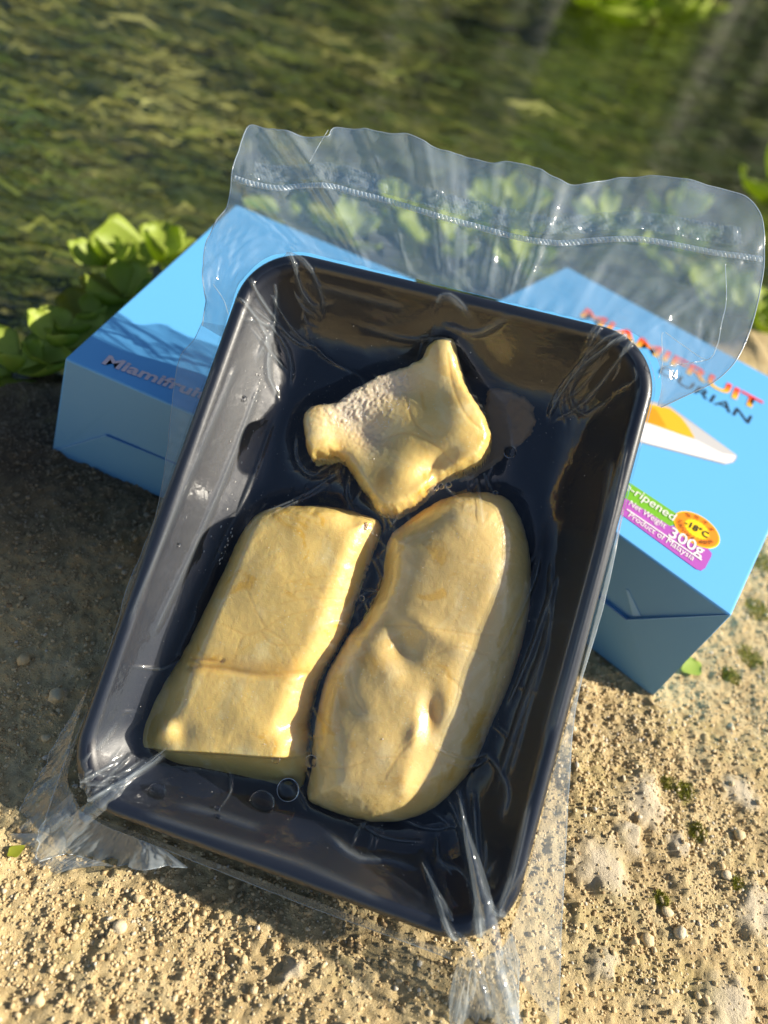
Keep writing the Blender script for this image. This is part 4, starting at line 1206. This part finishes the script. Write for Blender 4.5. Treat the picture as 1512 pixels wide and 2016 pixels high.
# skirt of film going over the lip down to the back sheet
r0 = rrect_ring(-0.0004); r1 = rrect_ring(-0.0011); r2 = rrect_ring(-0.0013); r3 = rrect_ring(-0.0002); r4 = rrect_ring(0.010)
sk = np.vstack([tw(r[:, 0], r[:, 1], np.full(len(r), w_)) for r, w_ in ((r0, 0.0000), (r1, -0.0020), (r2, -0.0048), (r3, -0.0066), (r4, -0.0105))])
add('film_skirt', mesh('film_skirt', sk, grid_faces(5, len(r0), True)), MAT['film'], bag)

def sheet(name, inner, outer, mt, ns, nt_, wfun, fold_amp=0.0, seed=0, key_i=None, key_o=None, ridges=()):
    """film sheet between an inner and an outer outline (photo outlines laid on the tray plane)"""
    A = spline(inner, ns); B = spline(outer, ns)
    if key_i is not None:
        # re-parametrise outer so that chosen places face each other
        LA = np.linspace(0, 1, ns)
        B2 = spline(outer, 600); t = np.interp(LA, key_i, key_o)
        B = np.stack([np.interp(t, np.linspace(0, 1, 600), B2[:, k_]) for k_ in range(2)], 1)
    s_ = np.linspace(0, 1, ns); t_ = np.linspace(0, 1, nt_)
    out_ = []
    for t in t_:
        row = A * (1 - t) + B * t
        for i in range(ns):
            w_ = wfun(s_[i], t)
            u_, v_ = uv(row[i], w_)
            out_.append((u_, v_, w_))
    G_ = np.array(out_).reshape(nt_, ns, 3)
    S_, T_ = np.meshgrid(s_, t_)
    if fold_amp:
        fo = fold_amp * T_ ** 1.2 * (noise(S_ * 14 + 0.6 * T_, T_ * 1.3 + seed, seed) + 0.45 * noise(S_ * 37 + T_, T_ * 2.0, seed + 1)) + 0.15 * fold_amp * noise(S_ * 60, T_ * 14, seed + 2)
        for sc_, sw, am in ridges:
            fo = fo + am * np.exp(-((S_ - sc_ - 0.02 * (1 - T_)) / sw) ** 2) * T_ ** 0.7 * (1.25 - 0.95 * T_)
        fo = fo * sm((0.985 - S_) / 0.12) * sm((S_ - 0.01) / 0.08)
        G_[..., 2] += fo
    return tw(G_[..., 0], G_[..., 1], G_[..., 2]), S_, T_

IN_T = [(440, 665), (447, 625), (470, 560), (505, 518), (545, 499), (600, 497), (700, 521), (800, 545), (900, 570), (1000, 595), (1100, 619), (1180, 638), (1235, 653), (1272, 678), (1294, 715), (1300, 760), (1292, 800)]
OUT_T = [(398, 640), (401, 590), (394, 520), (397, 470), (420, 430), (443, 405), (459, 352), (470, 310), (485, 240), (540, 254), (600, 263), (642, 265), (648, 251), (662, 244), (720, 250), (790, 268), (860, 292), (905, 300),
         (960, 314), (1020, 330), (1070, 352), (1110, 366), (1150, 365), (1190, 352), (1232, 346), (1300, 352), (1380, 368), (1455, 385), (1488, 412), (1504, 452), (1508, 505), (1500, 565), (1480, 640), (1450, 706), (1408, 750), (1355, 777), (1300, 803)]
def wtop(back_off):
    def fun(s, t):
        return -0.003 + 0.010 * math.sin(math.pi * min(max((s - 0.12) / 0.76, 0), 1)) * t * (1 - 0.4 * t) - back_off * math.sin(math.pi * t ** 0.8)
    return fun
KI = [0, 0.10, 0.20, 0.28, 0.45, 0.62, 0.76, 0.84, 0.92, 1.0]
KO = [0, 0.045, 0.125, 0.20, 0.38, 0.55, 0.68, 0.775, 0.90, 1.0]
NS, NTT = 340, 44
RIDGES = [(0.335, 0.010, 0.006), (0.35, 0.03, 0.004), (0.555, 0.008, 0.0045), (0.615, 0.008, 0.0050), (0.48, 0.02, 0.004), (0.70, 0.03, 0.004), (0.83, 0.012, 0.004)]
_r = np.random.default_rng(8)
RIDGES += [(_r.uniform(0.2, 0.85), _r.uniform(0.003, 0.009), _r.uniform(0.0012, 0.0026)) for _ in range(16)]
TP, S_, T_ = sheet('top_flap', IN_T, OUT_T, None, NS, NTT, wtop(0.0), 0.0042, 21, KI, KO, RIDGES)
top_front = add('top_flap', mesh('top_flap', TP.reshape(-1, 3), grid_faces(NTT, NS)), MAT['flap'], bag)
TB, _, _ = sheet('top_flap', IN_T, OUT_T, None, NS, NTT, wtop(0.007), 0.0042, 21, KI, KO, RIDGES)
add('back_sheet', mesh('back_sheet', TB.reshape(-1, 3), grid_faces(NTT, NS)), MAT['flap'], bag)

def bead(name, P3, rad, mt, k=6):
    P3 = np.asarray(P3); tg = np.gradient(P3, axis=0); tg /= np.linalg.norm(tg, axis=1)[:, None] + 1e-12
    a = np.cross(tg, N); a /= np.linalg.norm(a, axis=1)[:, None] + 1e-12; b_ = np.cross(tg, a)
    rows = np.stack([P3 + rad * (a * math.cos(2 * math.pi * j / k) + b_ * math.sin(2 * math.pi * j / k)) for j in range(k)], 1)
    add(name, mesh(name, rows.reshape(-1, 3), grid_faces(len(P3), k, True)), mt, bag)
bead('film_edge', TP[-1], 0.00022, MAT['rim'])
bead('film_edge', TB[-1], 0.00018, MAT['rim'])

for pl, w0 in (([(1306, 655), (1303, 662), (1304, 715), (1296, 745)], 0.001), ([(1310, 654), (1345, 680), (1392, 708), (1412, 680), (1420, 640)], 0.003), ([(1304, 722), (1350, 716), (1392, 709)], 0.003),
                ([(646, 256), (630, 282), (610, 318)], 0.007), ([(420, 560), (440, 590), (450, 620)], 0.002), ([(1420, 640), (1430, 590), (1428, 520)], 0.006)):
    pp = np.array([hit(p, O + (w0 + 0.0015 * math.sin(i * 0.4)) * N, N) for i, p in enumerate(spline(pl, 30))])
    bead('film_crease', pp, 0.00014, MAT['rim'])

# heat seal: twisted rope-like welt plus a flat crimped band, following the flap
def seal_strip(name, px_line, width, n_, rope, mt, lift):
    """laid on the front sheet of the flap: nearest film point to each picture point"""
    pr = spline(px_line, n_)
    flat = TP.reshape(-1, 3); rel = (flat - CAM) @ M
    ppx = np.stack([W / 2 + F * rel[:, 0] / -rel[:, 2], H / 2 - F * rel[:, 1] / -rel[:, 2]], 1)
    sub = ppx; P3 = []
    for p in pr:
        d2 = (sub[:, 0] - p[0]) ** 2 + (sub[:, 1] - p[1]) ** 2
        i = np.argpartition(d2, 6)[:6]; wg = 1 / (d2[i] + 4); P3.append(hit(p, (flat[i] * wg[:, None]).sum(0) / wg.sum(), N))
    P3 = np.array(P3)
    kk = np.ones(9) / 9
    for c in range(3): P3[:, c] = np.convolve(np.pad(P3[:, c], 4, mode='edge'), kk, 'valid')
    tg = np.gradient(P3, axis=0); tg /= np.linalg.norm(tg, axis=1)[:, None]
    sd_ = np.cross(N, tg); sd_ /= np.linalg.norm(sd_, axis=1)[:, None]
    L = np.r_[0, np.cumsum(np.linalg.norm(np.diff(P3, axis=0), axis=1))]
    m_ = 9; rows = []
    for j in range(m_):
        x_ = (j / (m_ - 1) - 0.5)
        if rope:
            hh = width * (0.28 * np.sqrt(max(0, 1 - (2 * x_) ** 2)) + 0.20 * np.sin(2 * math.pi * (L / 0.0019 + x_ * 0.9)) * (1 - (2 * x_) ** 2))
        else:
            hh = 0.00035 * np.sin(2 * math.pi * (L / 0.0016 + x_ * 2.5)) + 0.0012 * noise(L * 330, np.full(len(L), x_ * 9), 31)
        rows.append(P3 + sd_ * (x_ * width) + N * (lift + hh)[:, None])
    add(name, mesh(name, np.vstack(rows), grid_faces(m_, n_)), mt, bag)
SEAL = [(462, 352), (500, 364), (550, 372), (600, 367), (650, 368), (700, 381), (760, 396), (820, 414), (880, 432), (940, 448), (990, 462), (1050, 475), (1110, 480), (1180, 474), (1250, 472), (1320, 482), (1400, 498), (1460, 506), (1500, 512)]
seal_strip('seal_rope', SEAL, 0.0027, 1100, True, MAT['rope'], 0.0006)
BAND = [(x_, y_ - 27 - 14 * (x_ - 460) / 1040) for x_, y_ in SEAL[1:-1]]
seal_strip('seal_band', BAND, 0.0085, 700, False, MAT['seal'], 0.0003)

# side strips and corner tails
def flat_sheet(name, inner, outer, mt, wf, ns=140, nt_=14, amp=0.0012, seed=0, edge=True):
    Pp, _, _ = sheet(name, inner, outer, mt, ns, nt_, wf, amp, seed)
    if edge: bead('film_edge', Pp[-1], 0.00016, MAT['rim'])
    return add(name, mesh(name, Pp.reshape(-1, 3), grid_faces(nt_, ns)), mt, bag)
flat_sheet('side_strip', [(443, 640), (420, 715), (385, 810), (345, 920), (310, 1020), (270, 1130), (225, 1255), (180, 1380), (145, 1480), (136, 1540), (160, 1590)],
           [(398, 632), (380, 668), (352, 700), (341, 760), (334, 850), (322, 945), (300, 1030), (255, 1150), (196, 1340), (130, 1500), (82, 1640)], MAT['strip'], lambda s, t: -0.003 - 0.004 * t, seed=41)
flat_sheet('back_strip', [(180, 1340), (150, 1430), (128, 1510), (100, 1590), (85, 1650)], [(150, 1395), (112, 1465), (64, 1552), (20, 1650), (-30, 1735)], MAT['flap'], lambda s, t: -0.006 - 0.005 * t, amp=0.002, seed=43)
flat_sheet('corner_tail', [(145, 1560), (150, 1585), (175, 1605), (215, 1628), (270, 1650), (330, 1675)], [(98, 1600), (84, 1640), (79, 1690), (150, 1680), (240, 1706), (372, 1708)], MAT['tail'],
           lambda s, t: -0.004 - 0.005 * t + 0.005 * t * math.sin(s * 9), amp=0.0035, seed=45)
flat_sheet('corner_tail', [(85, 1640), (79, 1690), (150, 1684), (240, 1708)], [(-60, 1640), (-60, 1800), (50, 1745), (130, 1692)], MAT['tail'], lambda s, t: -0.006 - 0.003 * t, amp=0.003, seed=46)
flat_sheet('side_strip', [(1225, 1000), (1180, 1190), (1135, 1360), (1090, 1520), (1050, 1680), (1022, 1790), (985, 1880)], [(1226, 1010), (1186, 1200), (1137, 1375), (1122, 1520), (1115, 1660), (1108, 1800), (1100, 2030)], MAT['strip'],
           lambda s, t: -0.004 - 0.006 * t, amp=0.0008, seed=47)
flat_sheet('corner_tail', [(905, 1884), (925, 1888), (945, 1890), (965, 1882), (990, 1868), (1010, 1840)], [(880, 1980), (905, 2050), (950, 2060), (985, 2060), (1020, 2050), (1024, 1890)], MAT['tail'],
           lambda s, t: -0.003 - 0.012 * t + 0.004 * t * math.sin(s * 14), amp=0.004, seed=49)
flat_sheet('bottom_strip', [(175, 1602), (300, 1650), (450, 1708), (600, 1766), (750, 1824), (890, 1876)], [(168, 1610), (300, 1662), (450, 1722), (600, 1782), (750, 1838), (890, 1890)], MAT['flap'], lambda s, t: -0.004 - 0.006 * t, amp=0.0003, seed=51)

flat_sheet('film_pleat', [(902, 1562), (914, 1650), (932, 1750), (948, 1850), (962, 1930), (990, 2040)], [(903, 1560), (932, 1650), (966, 1755), (988, 1850), (1000, 1930), (1040, 2040)], MAT['pleat'],
           lambda s, t: (-0.010 + 0.012 * min(s * 2.2, 1)) * (1 if s < 0.62 else 1 - (s - 0.62) * 4) + 0.0028 * math.sin(math.pi * t), amp=0.0012, edge=False, seed=61)
flat_sheet('film_pleat', [(832, 1700), (862, 1770), (893, 1840), (925, 1900), (950, 1990)], [(833, 1699), (872, 1766), (914, 1836), (945, 1890), (975, 1990)], MAT['pleat'],
           lambda s, t: -0.006 + 0.006 * min(s * 1.6, 1) + 0.0022 * math.sin(math.pi * t), amp=0.0010, edge=False, seed=62)
flat_sheet('film_pleat', [(330, 1472), (270, 1508), (205, 1556), (150, 1600), (100, 1650)], [(331, 1473), (278, 1520), (228, 1578), (178, 1622), (120, 1680)], MAT['pleat'],
           lambda s, t: -0.010 + 0.011 * min(s * 1.7, 1) - 0.012 * max(s - 0.75, 0) * 4 + 0.0024 * math.sin(math.pi * t), amp=0.0012, edge=False, seed=63)
# bubbles trapped under the film, then wet pale specks painting its sparkle and glints
def film_at(u_, v_):
    i = int(np.clip(round((u_ - fu[0]) / STEP), 0, len(fu) - 1)); j = int(np.clip(round((v_ - fv[0]) / STEP), 0, len(fv) - 1))
    return film[j, i]
_bm = bmesh.new(); bmesh.ops.create_icosphere(_bm, subdivisions=3, radius=1.0)
sv = np.array([q_.co[:] for q_ in _bm.verts]); sf = np.array([[q_.index for q_ in f_.verts] for f_ in _bm.faces]); _bm.free()
for px, r in [((308, 1563), 19), ((520, 1580), 25), ((431, 1591), 6), ((428, 1611), 6), ((483, 788), 7), ((568, 1556), 22), ((545, 1495), 8), ((721, 1036), 8), ((415, 970), 4),
              ((868, 958), 6), ((858, 962), 5), ((883, 955), 6), ((975, 968), 5), ((1003, 890), 13), ((613, 1500), 12), ((712, 1178), 6), ((344, 1068), 5)]:
    u_, v_ = uv(px, -0.010); w_ = film_at(u_, v_); u_, v_ = uv(px, w_); w_ = film_at(u_, v_)
    rad = r / F * 0.32
    p = sv * rad * np.array([1, 1, 0.45])
    add('air_bubble', mesh('air_bubble', tw(u_ + p[:, 0], v_ + p[:, 1], w_ + p[:, 2]), sf), MAT['drop'], bag)
cnt = 1500
u_ = rng.uniform(-TW / 2 + 0.012, TW / 2 - 0.012, cnt); v_ = rng.uniform(-TL_ / 2 + 0.012, TL_ / 2 - 0.012, cnt)
k8 = ico_v[:]; 
_bm = bmesh.new(); bmesh.ops.create_icosphere(_bm, subdivisions=1, radius=1.0)
s1v = np.array([q_.co[:] for q_ in _bm.verts]); s1f = np.array([[q_.index for q_ in f_.verts] for f_ in _bm.faces]); _bm.free()
vs, fs = [], []
for i in range(cnt):
    rad = 0.00007 * math.exp(rng.normal(0, 0.40)); w_ = film_at(u_[i], v_[i])
    p = s1v * rad; fs.append(s1f + len(vs) * len(s1v)); vs.append(tw(u_[i] + p[:, 0], v_[i] + p[:, 1], w_ + p[:, 2]))
for pl in ([(540, 705), (528, 760), (505, 840), (475, 930), (440, 1020), (405, 1090)], [(520, 720), (505, 800)], [(455, 1040), (430, 1110)]):
    for p in spline(pl, 14):
        p = p + fr2.normal(0, 3, 2); u0, v0 = uv(p, -0.012); w0 = film_at(u0, v0); u0, v0 = uv(p, w0)
        q_ = s1v * np.array([0.00022, 0.0006, 0.00018]) * fr2.uniform(0.5, 1.2); ca, sa = math.cos(-0.05), math.sin(-0.05)
        fs.append(s1f + len(vs) * len(s1v)); vs.append(tw(u0 + q_[:, 0] * ca - q_[:, 1] * sa, v0 + q_[:, 0] * sa + q_[:, 1] * ca, film_at(u0, v0) + q_[:, 2]))
me = mesh('droplet_glints', np.vstack(vs), np.vstack(fs))
tag(add('droplet_glints', me, principled('droplet_glint', (0.75, 0.74, 0.70), 0.12)[0], bag), kind='stuff')

# small scraps on the ledge
def scrap(px, size, ang, label, m_, lift=0.0):
    p = on_slope(px); p[2] = float(ground_z(p[0], p[1])) + lift
    o = bpy.data.objects.new('leaf_scrap', LEAVES[1].copy()); o.data.materials.clear(); o.data.materials.append(m_)
    COL.objects.link(o); o.location = p; o.scale = (size, size, size * 0.3); o.rotation_euler = (0.12, 0.1, ang)
    tag(o, label, 'leaf', 'leaf scraps on the ledge')
scrap((1340, 1322), 0.014, -0.9, 'pale green leaf scrap beside the lower corner of the right carton', MAT['leaf'], 0.002)
scrap((50, 1672), 0.007, 2.6, 'tiny yellow green leaf scrap beside the bag tail at lower left', MAT['leaf_dry'], 0.002)
